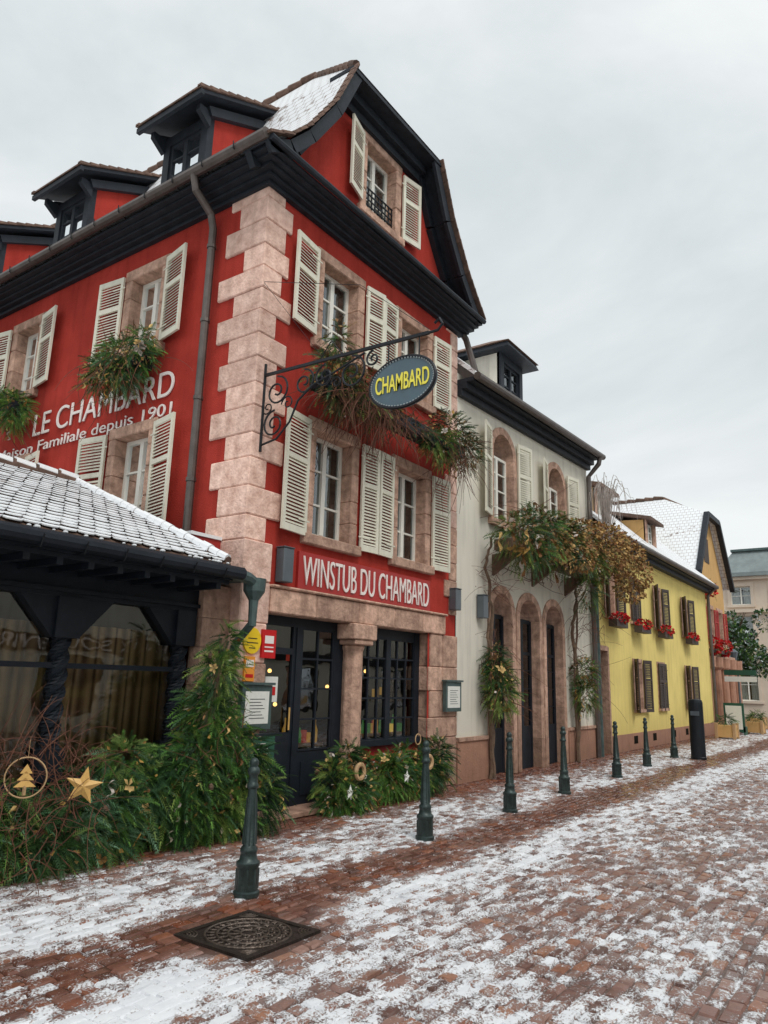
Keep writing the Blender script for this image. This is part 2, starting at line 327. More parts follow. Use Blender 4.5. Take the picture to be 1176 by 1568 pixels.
# ================================================================ RED INN
red=empty("red_inn_building")
FW=[(1.18,1.98,3.45,4.9),(3.17,3.98,3.45,4.9),(1.18,1.98,6.2,7.45),(3.17,3.98,6.2,7.45)]
LW=[]
for base in (0,3.25,6.5,9.75):
    LW+= [(2.0+base,2.75+base,3.45,4.9),(2.08+base,2.78+base,6.2,7.45)]
w=MB()
hp=lambda h:(h[0]-.1,h[1]+.1,h[2]-.08,h[3]+.1)
wall(w,FR,0,5,0,8.2,[hp(h) for h in FW]+[(.42,4.13,0,2.5)],'red')
wall(w,LF,0,14,0,8.2,[hp(h) for h in LW],'red')
w.face([(5,.0,0),(5,14,0),(5,14,8.4),(5,0,8.4)],'red'); w.face([(0,14,0),(5,14,0),(5,14,8.4),(0,14,8.4)],'red')
for (a,b) in ((3.0,5.6),(5.7,8.1)):
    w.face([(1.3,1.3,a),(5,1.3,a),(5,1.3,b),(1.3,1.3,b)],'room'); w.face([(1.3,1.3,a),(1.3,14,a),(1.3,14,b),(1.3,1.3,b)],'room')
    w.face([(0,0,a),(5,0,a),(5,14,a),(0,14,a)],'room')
prof=[(-.5,8.2),(-.1,8.45),(.25,8.85),(.76,9.64),(1.18,10.57)]
profR=[(3.66,10.57),(4.08,9.64),(4.61,8.87),(4.95,8.5),(5.24,8.22)]
def pz(x):
    P=prof+profR
    for a,b in zip(P,P[1:]):
        if a[0]<=x<=b[0]: return a[1]+(b[1]-a[1])*(x-a[0])/(b[0]-a[0])
    return 8.2
gw=(2.08,2.9,8.85,10.1)
xs=sorted(set([0,5.0,gw[0]-.1,gw[1]+.1]+[p[0] for p in prof+profR if 0<p[0]<5]))
for a,b in zip(xs,xs[1:]):
    za,zb=pz(a),pz(b)
    if a>=gw[0]-.11 and b<=gw[1]+.11:
        w.face([(a,0,8.1),(b,0,8.1),(b,0,gw[2]-.08),(a,0,gw[2]-.08)],'red'); w.face([(a,0,gw[3]+.08),(b,0,gw[3]+.08),(b,0,zb),(a,0,za)],'red')
    else: w.face([(a,0,8.1),(b,0,8.1),(b,0,zb),(a,0,za)],'red')
w.face([(1.5,.8,8.5),(3.5,.8,8.5),(3.5,.8,10.5),(1.5,.8,10.5)],'room')
w.build("walls",red)
s=MB()
for h in FW+[gw]: surround(s,FR,*h)
for h in LW: surround(s,LF,*h)
z=3.2; i=0
while z<7.9:
    hgt=rnd.uniform(.3,.36)
    if 7.95-z-hgt<.15: hgt=7.95-z
    p=.025+rnd.uniform(0,.014)
    lf,fr=((.72,.30) if i%2==0 else (.42,.5)); lf+=rnd.uniform(-.09,.09); fr+=rnd.uniform(-.06,.06)
    s.box(-p,fr,-p,lf,z+.002,z+hgt-.003,'stone'); z+=hgt; i+=1
z=2.72;i=0
while z<7.9:
    hgt=min(rnd.uniform(.28,.34),7.92-z)
    s.box(4.62 if i%2 else 4.78,5.02,-.022-rnd.uniform(0,.01),.3,z+.002,z+hgt-.003,'stone' if i>4 else 'stone2'); z+=hgt; i+=1
z=0;i=0
while z<3.19:
    hgt=min(rnd.uniform(.38,.5),3.2-z)
    if 3.2-z-hgt<.15: hgt=3.2-z
    s.box(-.03,.42+.03*(i%2) if z<2.3 else .44,-.035-rnd.uniform(0,.015),.45,z+.002,z+hgt-.003,'stone' if i>3 else 'stone2'); z+=hgt; i+=1
z=0;i=0
while z<2.36:
    hgt=min(rnd.uniform(.3,.42),2.37-z)
    if 2.37-z-hgt<.12: hgt=2.37-z
    x=4.14+.04*(i%2); s.box(x,4.55,-.03-rnd.uniform(0,.015),.3,z+.002,z+hgt-.003,'stone2'); s.box(4.553,5.02,-.03-rnd.uniform(0,.015),.3,z+.002,z+hgt-.003,'stone2'); z+=hgt; i+=1
for a_,b_ in ((.45,1.3),(1.303,2.22),(2.223,3.1),(3.103,3.9),(3.903,4.6)): s.box(a_,b_,-.06-rnd.uniform(0,.006),.3,2.372,2.67,'stone2')
s.box(.43,4.62,-.1,-.0,2.675,2.71,'stone2')
s.lathe([(.2,.0),(.2,.3),(.17,.34),(.155,.42),(.15,2.0),(.17,2.04),(.17,2.08)],(2.3,.1,0),'stone2',8)
s.box(2.09,2.51,-.11,.28,2.082,2.15,'stone2'); s.box(2.03,2.57,-.13,.3,2.153,2.368,'stone2'); s.box(2.06,2.54,-.12,.3,0,.28,'stone2')
s.box(.4,2.05,-.18,.3,0,.07,'stone2'); s.box(2.56,4.13,-.03,.2,.0,.18,'stone2')
s.build("sandstone_trim",red,bevel=.014)
wn=MB()
for h in FW: window(wn,FR,*h,bars=2)
for h in LW: window(wn,LF,*h,bars=2)
window(wn,FR,*gw,bars=2)
for i in range(5):
    zz=gw[2]+.08+i*.1; wn.fb(FR,gw[0],gw[1],zz,zz+.02,-.06,-.04,'iron')
for i in range(9):
    u=gw[0]+.05+i*.095; wn.fb(FR,u,u+.015,gw[2]+.02,gw[2]+.5,-.066,-.045,'iron')
wn.build("windows",red)
sh=MB()
for (z0,z1) in ((3.4,4.98),(6.22,7.53)):
    shutter(sh,FR,1.0,-1,.54,z0,z1,8)
    shutter(sh,FR,4.13,1,.5,z0,z1,5)
shutter(sh,FR,2.17,1,.39,3.4,4.98,4); shutter(sh,FR,2.98,-1,.4,3.4,4.98,4)
shutter(sh,FR,2.15,1,.4,6.22,7.53,8); shutter(sh,FR,2.98,-1,.4,6.22,7.53,3)
shutter(sh,FR,1.92,-1,.44,8.9,10.12,14); shutter(sh,FR,3.06,1,.44,8.85,10.08,10)
for b in (0,3.25,6.5,9.75):
    shutter(sh,LF,1.83+b,-1,.56,3.42,4.98,12+rnd.uniform(-3,3)); shutter(sh,LF,2.92+b,1,.56,3.42,4.98,8+rnd.uniform(-3,3))
    shutter(sh,LF,1.92+b,-1,.54,6.2,7.52,12+rnd.uniform(-3,3)); shutter(sh,LF,2.93+b,1,.54,6.2,7.52,8+rnd.uniform(-3,3))
sh.build("shutters",red)
c=MB()
for (z0,z1,d) in ((7.93,7.99,.08),(7.993,8.04,.16),(8.043,8.085,.25),(8.088,8.12,.34),(8.123,8.17,.42)):
    c.box(-d,5.05+min(d,.2),-d,0.02,z0,z1,'cornice'); c.box(-d,.02,.022,14,z0,z1,'cornice')
def rib(P,y0,y1,t0,t1,k):
    for a,b in zip(P,P[1:]):
        dx,dz=b[0]-a[0],b[1]-a[1]; l=math.hypot(dx,dz); nx,nz=dz/l,-dx/l
        c.hull([(a[0]+nx*t0,y0,a[1]+nz*t0),(b[0]+nx*t0,y0,b[1]+nz*t0),(b[0]+nx*t0,y1,b[1]+nz*t0),(a[0]+nx*t0,y1,a[1]+nz*t0),
                (a[0]+nx*t1,y0,a[1]+nz*t1),(b[0]+nx*t1,y0,b[1]+nz*t1),(b[0]+nx*t1,y1,b[1]+nz*t1),(a[0]+nx*t1,y1,a[1]+nz*t1)],k)
rib(prof,-.42,-.36,.03,.2,'cornice'); rib(profR,-.42,-.36,.03,.2,'cornice')
rib(prof,-.36,0.02,.03,.06,'cornice'); rib(profR,-.36,0.02,.03,.06,'cornice')
rib(prof,-.1,-.0,.06,.26,'cornice'); rib(profR,-.1,-.0,.06,.22,'cornice')
c.box(1.12,3.72,-.44,0.02,10.5,10.56,'cornice'); c.box(1.3,3.55,-.2,0.0,10.36,10.497,'cornice'); c.box(1.35,3.5,-.1,0.0,10.22,10.357,'cornice')
c.tube([(-.5,-.42,8.24),(-.5,14,8.24)],.075,'zinc',10)
c.tube([(-.46,-.46,8.2),(5.25,-.46,8.18)],.045,'cornice',8)
for i in range(24): c.tube([(-.44,.1+i*.6,8.16),(-.58,.1+i*.6,8.2),(-.58,.1+i*.6,8.3)],.008,'iron',4)
c.tube([(-.5,.93,8.2),(-.45,.93,8.0),(-.16,.93,7.8),(-.1,.93,7.6),(-.1,.93,3.2)],.055,'zinc',10)
for z in (7.3,6.2,5.1,4.0): c.tube([(-.1,.93,z),(-.1,.93,z+.05)],.066,'zinc',10)
c.build("cornice_and_gutters",red)
r=MB()
for P in (prof,profR):
    for a,b in zip(P,P[1:]): r.face([(a[0],-.44,a[1]+.03),(b[0],-.44,b[1]+.03),(b[0],14.2,b[1]+.03),(a[0],14.2,a[1]+.03)],'snowroof')
ap=(2.42,1.5,12.4)
r.face([(1.18,-.44,10.6),(3.66,-.44,10.6),ap],'snowroofx')
r.face([(1.18,-.44,10.6),ap,(2.42,14.2,12.4),(1.18,14.2,10.6)],'snowroof'); r.face([(3.66,-.44,10.6),ap,(2.42,14.2,12.4),(3.66,14.2,10.6)],'snowroof')
for i in range(40):
    y=1.5+i*.32; r.tube([(2.42,y,12.43),(2.42,y+.34,12.47)],.07,'tile',8)
for P in (prof,profR):
    for a,b in zip(P,P[1:]):
        n=max(1,int(math.hypot(b[0]-a[0],b[1]-a[1])/.16))
        for i in range(n):
            t=i/n; t2=(i+1.15)/n; r.bar((a[0]+(b[0]-a[0])*t,-.44,a[1]+(b[1]-a[1])*t+.03+.02),(a[0]+(b[0]-a[0])*t2,-.44,a[1]+(b[1]-a[1])*t2+.03),.1,.035,'tile')
for i in range(9):
    t=i/9; a=Vector((1.18,-.44,10.62)); b=Vector(ap); r.tube([a.lerp(b,t),a.lerp(b,t+.12)+Vector((0,0,.03))],.06,'tile',8)
r.build("roof",red)
d=MB()
for k in range(4):
    y0=1.38+2.95*k; y1=y0+1.0; xf=.0
    zt=9.75
    d.box(xf,xf+.12,y0,y0+.14,8.4,zt,'cornice'); d.box(xf,xf+.12,y1-.14,y1,8.4,zt,'cornice'); d.box(xf,xf+.12,y0+.14,y1-.14,zt-.16,zt,'cornice'); d.box(xf,xf+.12,y0+.14,y1-.14,8.4,8.75,'cornice')
    window(d,lambda u,z,dd:(xf-dd,u,z),y0+.14,y1-.14,8.75,zt-.16,dep=.03,bars=2,frame='cornice',curt=False)
    d.face([(.4,y0,8.4),(.4,y1,8.4),(.4,y1,zt),(.4,y0,zt)],'room')
    for y in (y0,y1): d.face([(xf+.12,y,8.4),(1.5,y,8.4),(1.5,y,10.5),(xf+.12,y,zt-.0)],'red')
    for y,e in ((y0,-.05),(y1,.05)): d.bar((xf-.05,y+e,zt-.02),(1.35,y+e,zt+.66),.1,.14,'cornice')
    for y in (y0-.06,y1-.02): d.hull([(-.22,y,9.66),(0,y,9.5),(0,y+.08,9.5),(-.22,y+.08,9.66),(-.22,y,9.76),(0,y,9.76),(0,y+.08,9.76),(-.22,y+.08,9.76)],'cornice')
    d.hull([(-.32,y0-.22,9.78),(-.32,y1+.22,9.78),(1.5,y1+.22,10.66),(1.5,y0-.22,10.66),(-.32,y0-.22,9.84),(-.32,y1+.22,9.84),(1.5,y1+.22,10.72),(1.5,y0-.22,10.72)],'cornice')
    d.box(-.36,-.3,y0-.24,y1+.24,9.74,9.82,'cornice')
    n=10
    for i in range(n):
        ya=y0-.24+(y1-y0+.48)*i/n; yb=ya+(y1-y0+.48)/n*.96
        d.hull([(-.38,ya,9.83),(-.38,yb,9.83),(1.5,yb,10.73),(1.5,ya,10.73),(-.38,ya,9.86),(-.38,yb,9.86),(1.5,yb,10.76),(1.5,ya,10.76)],'tile')
    for i in range(11):
        xa=-.38+i*.17; za=9.84+i*.17*.479
        for yy in (y0-.25,y1+.17): d.hull([(xa,yy,za),(xa+.18,yy,za+.07),(xa+.18,yy+.08,za+.07),(xa,yy+.08,za),(xa,yy,za+.05),(xa+.18,yy,za+.11),(xa+.18,yy+.08,za+.11),(xa,yy+.08,za+.05)],'tile')
    d.hull([(-.3,y0-.14,9.875),(-.3,y1+.14,9.875),(1.5,y1+.14,10.765),(1.5,y0-.14,10.765),(-.3,y0-.14,9.905),(-.3,y1+.14,9.905),(1.5,y1+.14,10.8),(1.5,y0-.14,10.8)],'snow')
d.build("dormers",red)
g=MB()
FD=lambda u,z,dd:(u,.17-dd,z)
g.fb(FD,.45,2.06,2.25,2.37,-.06,.0,'navy')
g.fb(FD,.45,.55,.07,2.25,-.06,0,'navy'); g.fb(FD,1.2,1.3,.07,2.25,-.06,0.01,'navy'); g.fb(FD,1.98,2.2,.07,2.25,-.06,0,'navy')
g.fb(FD,.55,1.2,.07,.95,-.05,-.01,'navy'); g.fb(FD,.62,1.13,.2,.85,-.01,.01,'navy')
g.fb(FD,.55,1.2,1.9,1.98,-.05,-.005,'navy')
for u in (.55,1.14): g.fb(FD,u,u+.06,.95,2.25,-.05,-.004,'navy')
g.face([FD(.6,.95,-.03),FD(1.15,.95,-.03),FD(1.15,2.25,-.03),FD(.6,2.25,-.03)],'dglass')
g.fb(FD,1.3,1.98,.07,.7,-.05,-.01,'navy'); g.fb(FD,1.4,1.88,.18,.58,-.01,.003,'navy')
g.tube([FD(1.1,.98,.03),FD(1.1,1.25,.03)],.012,'gold',6)
def grid(u0,u1,z0,z1,nx,nz):
    for i in range(nx+1):
        u=u0+(u1-u0)*i/nx; g.fb(FD,u-.014,u+.014,z0,z1,-.04,-.0,'navy')
    for j in range(nz+1):
        zz=z0+(z1-z0)*j/nz; g.fb(FD,u0,u1,zz-.012,zz+.012,-.038,-.002,'navy')
    g.face([FD(u0,z0,-.02),FD(u1,z0,-.02),FD(u1,z1,-.02),FD(u0,z1,-.02)],'dglass')
grid(1.32,1.96,.72,2.24,2,4)
g.fb(FD,2.2,2.55,.18,2.37,-.06,0.01,'navy'); g.fb(FD,4.0,4.14,.18,2.37,-.06,.01,'navy'); g.fb(FD,2.55,4.0,2.22,2.37,-.06,.0,'navy')
g.fb(FD,2.5,4.14,.18,.72,-.06,.02,'signred'); g.fb(FD,2.5,4.14,.7,.78,-.06,.1,'navy')
grid(2.55,3.26,.78,2.22,3,5); grid(3.3,4.0,.78,2.22,3,5); g.fb(FD,3.22,3.34,.78,2.22,-.06,.012,'navy')
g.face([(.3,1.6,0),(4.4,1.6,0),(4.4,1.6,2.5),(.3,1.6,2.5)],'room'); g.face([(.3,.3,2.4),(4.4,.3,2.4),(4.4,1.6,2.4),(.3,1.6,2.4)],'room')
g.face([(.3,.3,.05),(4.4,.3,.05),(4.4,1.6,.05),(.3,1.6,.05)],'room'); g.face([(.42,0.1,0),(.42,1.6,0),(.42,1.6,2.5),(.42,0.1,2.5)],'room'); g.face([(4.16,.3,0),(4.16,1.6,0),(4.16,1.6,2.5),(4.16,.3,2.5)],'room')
g.box(1.32,1.98,.3,.5,.74,.78,'wood'); g.box(2.5,4.05,.3,.5,.8,.84,'wood'); g.box(2.5,4.05,.5,.6,1.3,1.32,'bark')
for i in range(32):
    x=1.38+i*.08 if i<8 else 2.6+(i-8)*.06
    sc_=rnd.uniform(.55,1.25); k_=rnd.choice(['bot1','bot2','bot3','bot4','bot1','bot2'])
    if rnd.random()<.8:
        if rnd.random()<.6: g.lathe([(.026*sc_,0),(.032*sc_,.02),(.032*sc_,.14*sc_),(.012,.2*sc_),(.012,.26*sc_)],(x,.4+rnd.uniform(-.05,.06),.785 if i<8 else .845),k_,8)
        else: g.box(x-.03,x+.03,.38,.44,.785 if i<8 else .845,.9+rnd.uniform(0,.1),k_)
for p in ((1.5,.9,1.7),(1.75,1.0,1.25),(2.75,.9,1.5),(3.1,1.,1.95),(3.7,.9,1.75),(3.5,1.2,1.35),(.9,1.2,1.5)): g.ball(p,.028,'warm',8)
for p in ((1.45,.8,1.35),(1.7,.7,1.9),(3.0,.6,1.42),(3.6,.6,1.42),(3.8,.6,1.45),(2.7,.6,1.4)): g.box(p[0]-.05,p[0]+.05,p[1],p[1]+.05,p[2]-.06,p[2]+.06,rnd.choice(['bot1','bot2','bot3']))
g.build("door_and_shop_window",red)
sg=MB(); sg.box(.93,4.12,-.045,-.002,2.715,3.2,'signred')
sg.build("sign_panel",red,bevel=.004)
text("winstub_lettering","WINSTUB DU CHAMBARD",(1.0,-.056,2.775),(math.pi/2,0,0),3.05,.375,'wlet',red,bold=-.006)
text("wall_lettering","LE CHAMBARD",(-.02,5.1,5.34),(math.pi/2,0,-math.pi/2),3.5,.38,'wlet',red,bold=-.004)
text("wall_subtitle_lettering","Maison Familiale depuis 1901",(-.02,6.12,5.06),(math.pi/2,0,-math.pi/2),4.53,.235,'wlet',red,bold=-.004)
def door_lamp(name,x,z0,z1):
    a=MB(); a.box(x-.09,x+.09,-.16,-.02,z0,z1,'lampgrey'); a.box(x-.04,x+.04,-.02,0.02,z0+.15,z1-.15,'lampgrey'); a.box(x-.1,x+.1,-.17,-.01,z1+.002,z1+.02,'lampgrey'); a.build(name,None,bevel=.01)
door_lamp("wall_lamp",.62,2.75,3.17); door_lamp("wall_lamp.001",4.85,2.8,3.15); door_lamp("wall_lamp.002",5.85,2.75,3.15)
p=MB(); n=24; cx,cz=.17,2.02
ring=[(cx+.14*math.cos(2*math.pi*i/n),cz+.15*math.sin(2*math.pi*i/n)) for i in range(n)]
p.face([(a,-.075,b) for a,b in ring],'yell')
for i in range(n):
    a,b=ring[i],ring[(i+1)%n]; p.face([(a[0],-.075,a[1]),(b[0],-.075,b[1]),(b[0],-.045,b[1]),(a[0],-.045,a[1])],'yell')
p.box(.08,.26,-.078,-.076,1.99,2.0,'navy'); p.box(.1,.24,-.078,-.076,2.04,2.05,'navy'); p.box(.12,.22,-.078,-.076,1.93,1.94,'navy')
p.build("round_yellow_sign")
p=MB(); p.box(.32,.55,-.085,-.055,1.83,2.16,'rplq'); p.box(.36,.51,-.088,-.086,2.0,2.09,'wlet'); p.box(.36,.51,-.088,-.086,1.9,1.92,'wlet'); p.box(.36,.51,-.088,-.086,1.95,1.965,'wlet'); p.build("red_plaque_sign")
p=MB(); p.box(.07,.23,-.075,-.05,1.56,1.84,'orng'); p.box(.09,.21,-.078,-.076,1.72,1.8,'wlet'); p.box(.09,.21,-.078,-.076,1.6,1.64,'rplq'); p.build("orange_plaque_sign")
def menubox(name,x0,x1,z0,z1,y=-.06):
    p=MB(); p.box(x0,x1,y-.06,y,z0,z1,'lead'); p.box(x0+.05,x1-.05,y-.064,y-.061,z0+.06,z1-.07,'paper'); p.box(x0-.02,x1+.02,y-.09,y+.01,z1+.002,z1+.03,'lead')
    for i in range(7): p.box(x0+.12,x1-.12-.03*(i%3),y-.067,y-.065,z0+.12+i*.035,z0+.127+i*.035,'navy')
    p.build(name,None,bevel=.004)
menubox("menu_display_box",.02,.5,1.03,1.52); menubox("menu_display_box.001",4.52,5.02,1.15,1.62)
p=MB(); p.box(.6,.82,.1,.13,1.32,1.62,'paper'); p.box(.64,.78,.096,.098,1.4,1.5,'rplq'); p.build("door_poster")
p=MB(); p.box(.0,.4,-.32,-.28,.35,1.0,'navy'); p.box(.03,.37,-.324,-.322,.38,.97,'signg')
for i in range(9): p.box(.06,.3-.04*(i%3),-.327,-.325,.45+i*.055,.458+i*.055,'wlet')
p.tube([(.05,-.3,0),(.05,-.3,.4)],.012,'iron'); p.tube([(.35,-.3,0),(.35,-.3,.4)],.012,'iron'); p.build("menu_board")
# ================================================================ flower boxes / garlands
def garland(name,box,clumps,n,L=.16,pal=GREENS,nd=60,tw=0,twc=None,gp=GOLDS,tup=-.8,rib_=6,tr=.0055,dry=.4,bw=4,bR=.06,cn=0):
    m=MB()
    if box: m.box(*box,'navy')
    bush(m,clumps,n,L,pal,.4); deco(m,clumps,nd,.06,gp); deco(m,clumps,nd//3,.05,PALE); deco(m,clumps,int(n*dry),.07,DRY,.6,.14)
    if rib_: ribbons(m,clumps,rib_,.2,GP,.014)
    if bw: bows(m,clumps,bw,bR,GP)
    if cn: cones(m,clumps,cn,.028)
    if tw:
        for q in (twc or [c[:3] for c in clumps]): twigs(m,q,tw,.75,tup,.6,tr)
    return m.build(name)
garland("window_flower_box",(.75,4.45,-.5,-.22,5.3,5.5),[(1.05,-.45,5.55,.45,.25,.3),(1.6,-.45,5.5,.4,.25,.28),(2.1,-.42,5.45,.35,.2,.22),(1.0,-.48,5.95,.13,.13,.35),(1.2,-.45,5.3,.4,.2,.24),(3.0,-.4,5.42,.7,.15,.1),(3.95,-.48,5.6,.5,.3,.32),(4.3,-.52,5.4,.42,.28,.28),(3.6,-.5,5.3,.4,.22,.25)],1500,.2,pal=np.concatenate([GREENS,DRY*.9]),nd=160,tw=60,twc=[(1.1,-.5,5.5),(1.4,-.5,5.45),(1.7,-.5,5.45),(2.0,-.45,5.45),(2.3,-.45,5.4),(4.0,-.55,5.3)],rib_=18,dry=1.0,bw=10,cn=10,tr=.006)
garland("window_flower_box.001",(-.4,-.15,1.9,2.8,5.72,5.9),[(-.38,2.2,5.9,.28,.42,.24),(-.4,2.6,5.75,.22,.34,.3),(-.35,1.95,6.05,.15,.2,.25),(-.4,2.3,5.65,.2,.3,.2)],800,.19,nd=200,tw=16,rib_=16,bw=9,bR=.08)
garland("window_flower_box.002",(-.4,-.15,5.1,6.0,5.72,5.9),[(-.38,5.5,5.85,.25,.45,.25),(-.38,5.1,5.7,.2,.3,.3)],520,.2,nd=100,tw=8,bw=5)
# ================================================================ bracket sign
bk=MB(); X=.12
bk.tube([(X,-.04,4.3),(X,-.04,5.45)],.018,'iron',8)
bk.bar((X,-.03,5.3),(X,-2.45,5.24),.03,.035,'iron')
bk.tube([(X,-2.45,5.24),(X,-2.56,5.24),(X,-2.62,5.3),(X,-2.58,5.37),(X,-2.52,5.33)],.016,'iron',6)
def spiral(cy,cz,r,t0,turns,sg=1,k=.013):
    pts=[]
    for i in range(28):
        t=i/27; a=t0+sg*turns*2*math.pi*t; rr=r*(1-.82*t); pts.append((X,cy+rr*math.cos(a),cz+rr*math.sin(a)))
    bk.tube(pts,k,'iron',5)
spiral(-.26,5.04,.2,math.pi/2,1.6,1); spiral(-.24,4.62,.18,math.pi/2,1.6,-1); spiral(-.7,5.06,.17,math.pi/2,1.5,1); spiral(-1.02,5.07,.15,math.pi/2,1.5,-1); spiral(-1.42,5.02,.21,math.pi/2,1.6,1); spiral(-1.72,5.12,.1,math.pi/2,1.4,-1)
spiral(-.45,4.85,.1,0,1.3,1,.009); spiral(-.12,4.85,.09,0,1.3,-1,.009); spiral(-1.2,4.95,.08,0,1.3,1,.008)
bk.tube([(X,-.04,4.38),(X,-.3,4.42),(X,-.5,4.6),(X,-.62,4.85),(X,-.85,5.0),(X,-1.15,5.08),(X,-1.6,5.22)],.014,'iron',6)
bk.tube([(X,-.9,5.25),(X,-1.1,5.5),(X,-1.3,5.25)],.008,'iron',5)
cy,cz=-2.13,4.74
for e in (-.2,.2): bk.tube([(X,cy+e,5.25),(X,cy+e,cz+.24)],.008,'iron',5)
n=48; A,B=.42,.285
el=[(cy+A*math.cos(2*math.pi*i/n),cz+B*math.sin(2*math.pi*i/n)) for i in range(n)]
for sx in (-.025,.025): bk.face([(X+sx,a,b) for a,b in el],'oval')
for i in range(n):
    a,b=el[i],el[(i+1)%n]; bk.face([(X-.025,*a),(X-.025,*b),(X+.025,*b),(X+.025,*a)],'oval')
bk.tube([(X-.02,cy+A*1.0*math.cos(2*math.pi*i/n),cz+B*math.sin(2*math.pi*i/n)) for i in range(n+1)],.02,'iron',6)
for q in range(64):
    a=2*math.pi*q/64; bk.ball((X-.028,cy+A*.96*math.cos(a),cz+B*.94*math.sin(a)),.012,'rim',4)
bk.tube([(.0,-.02,6.55),(X,-1.5,6.1),(X,-2.45,5.28)],.004,'iron',4)
bk.tube([(.0,-.02,6.55),(X,-1.0,5.28)],.003,'iron',4)
bo=bk.build("hanging_bracket_sign")
text("sign_lettering","CHAMBARD",(X-.034,cy+.345,cz-.09),(math.pi/2,0,-math.pi/2),.69,.2,'ylet',bo,bold=.008,ext=.004)
text("sign_lettering_back","CHAMBARD",(X+.034,cy-.345,cz-.09),(math.pi/2,0,math.pi/2),.69,.2,'ylet',bo,bold=.008,ext=.004)
# ================================================================ ANNEX
an=empty("winter_garden_annex")
a=MB(); AX=-.6; RY,RZ=2.6,4.07
def troof(mb,x0,x1,y0,z0,y1,z1,tw=.17,tv=.155):
    Lr=math.hypot(y1-y0,z1-z0); uy,uz=(y1-y0)/Lr,(z1-z0)/Lr; ny,nz=-uz,uy
    rows=int(Lr/tv); cols=int((x1-x0)/tw)+1
    for j in range(rows+1):
        for i in range(cols):
            xa=x0+i*tw+(tw/2 if j%2 else 0)+rnd.uniform(-.006,.006); xb=xa+tw*.985
            if xb>x1+.04: continue
            v0=j*tv-.02+rnd.uniform(-.012,.012); v1=v0+tv*1.25; h0=.028+rnd.uniform(0,.009); h1=.01
            P=lambda x,v,h:(x,y0+uy*v+ny*h,z0+uz*v+nz*h)
            xm=(xa+xb)/2; w2=(xb-xa)/2
            edge=[(xm+w2*math.cos(math.pi+math.pi*q/4),v0+.04-.04*math.sin(math.pi*q/4)) for q in range(5)]
            mb.face([P(x,v,h0) for x,v in edge]+[P(xb,v1,h1),P(xa,v1,h1)],'snow')
            for (p,q) in zip(edge,edge[1:]):
                mb.face([P(p[0],p[1],h0),P(q[0],q[1],h0),P(q[0],q[1],h0-.011),P(p[0],p[1],h0-.011)],'snow')
                mb.face([P(p[0],p[1]+.003,h0-.011),P(q[0],q[1]+.003,h0-.011),P(q[0],q[1]+.003,h0-.016),P(p[0],p[1]+.003,h0-.016)],'tile')
troof(a,-7.5,AX,-.45,2.78,RY,RZ)
a.hull([(-7.5,-.45,2.7),(AX,-.45,2.7),(AX,RY,RZ-.08),(-7.5,RY,RZ-.08),(-7.5,-.45,2.78),(AX,-.45,2.78),(AX,RY,RZ),(-7.5,RY,RZ)],'tile')
a.hull([(-7.5,RY,RZ-.1),(AX,RY,RZ-.1),(AX,6,2.6),(-7.5,6,2.6),(-7.5,RY,RZ),(AX,RY,RZ),(AX,6,2.7),(-7.5,6,2.7)],'snow')
for i in range(22):
    t=i/22; yy=-.45+(RY+.45)*t; zz=2.79+(RZ-2.79)*t; rr=rnd.uniform(.045,.06)
    a.tube([(AX-.04,yy,zz+.02),(AX-.04,yy+.15,zz+.085)],rr,'tile',7); a.tube([(AX-.05,yy,zz+.045),(AX-.05,yy+.13,zz+.1)],rr*.95,'snow',7)
for i in range(24): a.tube([(AX-.02-i*.3,RY,RZ+.03),(AX-.33-i*.3,RY,RZ+.06)],.07,'tile',8); a.tube([(AX-.05-i*.3,RY,RZ+.06),(AX-.3-i*.3,RY,RZ+.08)],.068,'snow',8)
a.face([(AX,-.4,2.6),(AX,RY,RZ-.05),(AX,6,2.6)],'navy')
for i in range(60):
    x=AX-.05-rnd.random()*6; a.ball((x,-.47,2.775),rnd.uniform(.012,.03),'snow',5,.6)
a.build("snowy_tile_roof",an)
a=MB()
a.box(-7.5,AX+.02,-.42,.3,2.56,2.64,'navy'); a.box(-7.5,AX+.02,-.47,-.42,2.6,2.74,'navy')
a.tube([(-7.5,-.53,2.7),(AX+.1,-.53,2.68)],.07,'navy',10)
for i in range(18): a.tube([(-.8-i*.4,-.44,2.6),(-.8-i*.4,-.58,2.6),(-.8-i*.4,-.62,2.7)],.008,'iron',4)
for i in range(24): a.box(-.75-i*.3,-.69-i*.3,-.42,.24,2.5,2.56,'navy')
z=0
while z<2.6: h=min(rnd.uniform(.3,.45),2.62-z); a.box(-.438,-.035,.12,.3,z,z+h-.004,'stone2'); z+=h+.001
a.hull([(AX,-.4,2.66),(-.04,-.2,2.66),(-.04,6,2.9),(AX,6,2.9),(AX,-.4,2.72),(-.04,-.2,2.74),(-.04,6,2.98),(AX,6,2.98)],'lead')
a.lathe([(.045,-.4),(.05,-.2),(.055,-.12),(.12,-.02),(.13,.12)],(-.2,-.42,2.55),'lead',10); a.tube([(-.2,-.42,2.18),(-.18,-.2,2.0),(-.16,-.05,1.8),(-.16,-.05,0)],.045,'lead',8)
a.tube([(AX-.1,-.53,2.68),(-.4,-.5,2.66),(-.2,-.42,2.62)],.065,'lead',8)
a.box(-.5,-.03,.35,.6,3.2,3.24,'snow'); a.box(-.48,-.03,.37,.6,2.9,3.2,'signred')
a.build("eaves_and_lead_valley",an)
a=MB(); ZX=.1
a.box(-7.5,-.44-ZX,.0,.2,2.28,2.53,'navy'); a.box(-7.5,-.44-ZX,.02,.22,0,.55,'navy'); a.box(-7.5,-.44-ZX,.04,.16,1.62,1.67,'navy'); a.box(-7.5,-.44-ZX,-.02,.2,.55,.62,'navy')
a.box(-7.5,-.44-ZX,-.04,0,2.32,2.36,'navy')
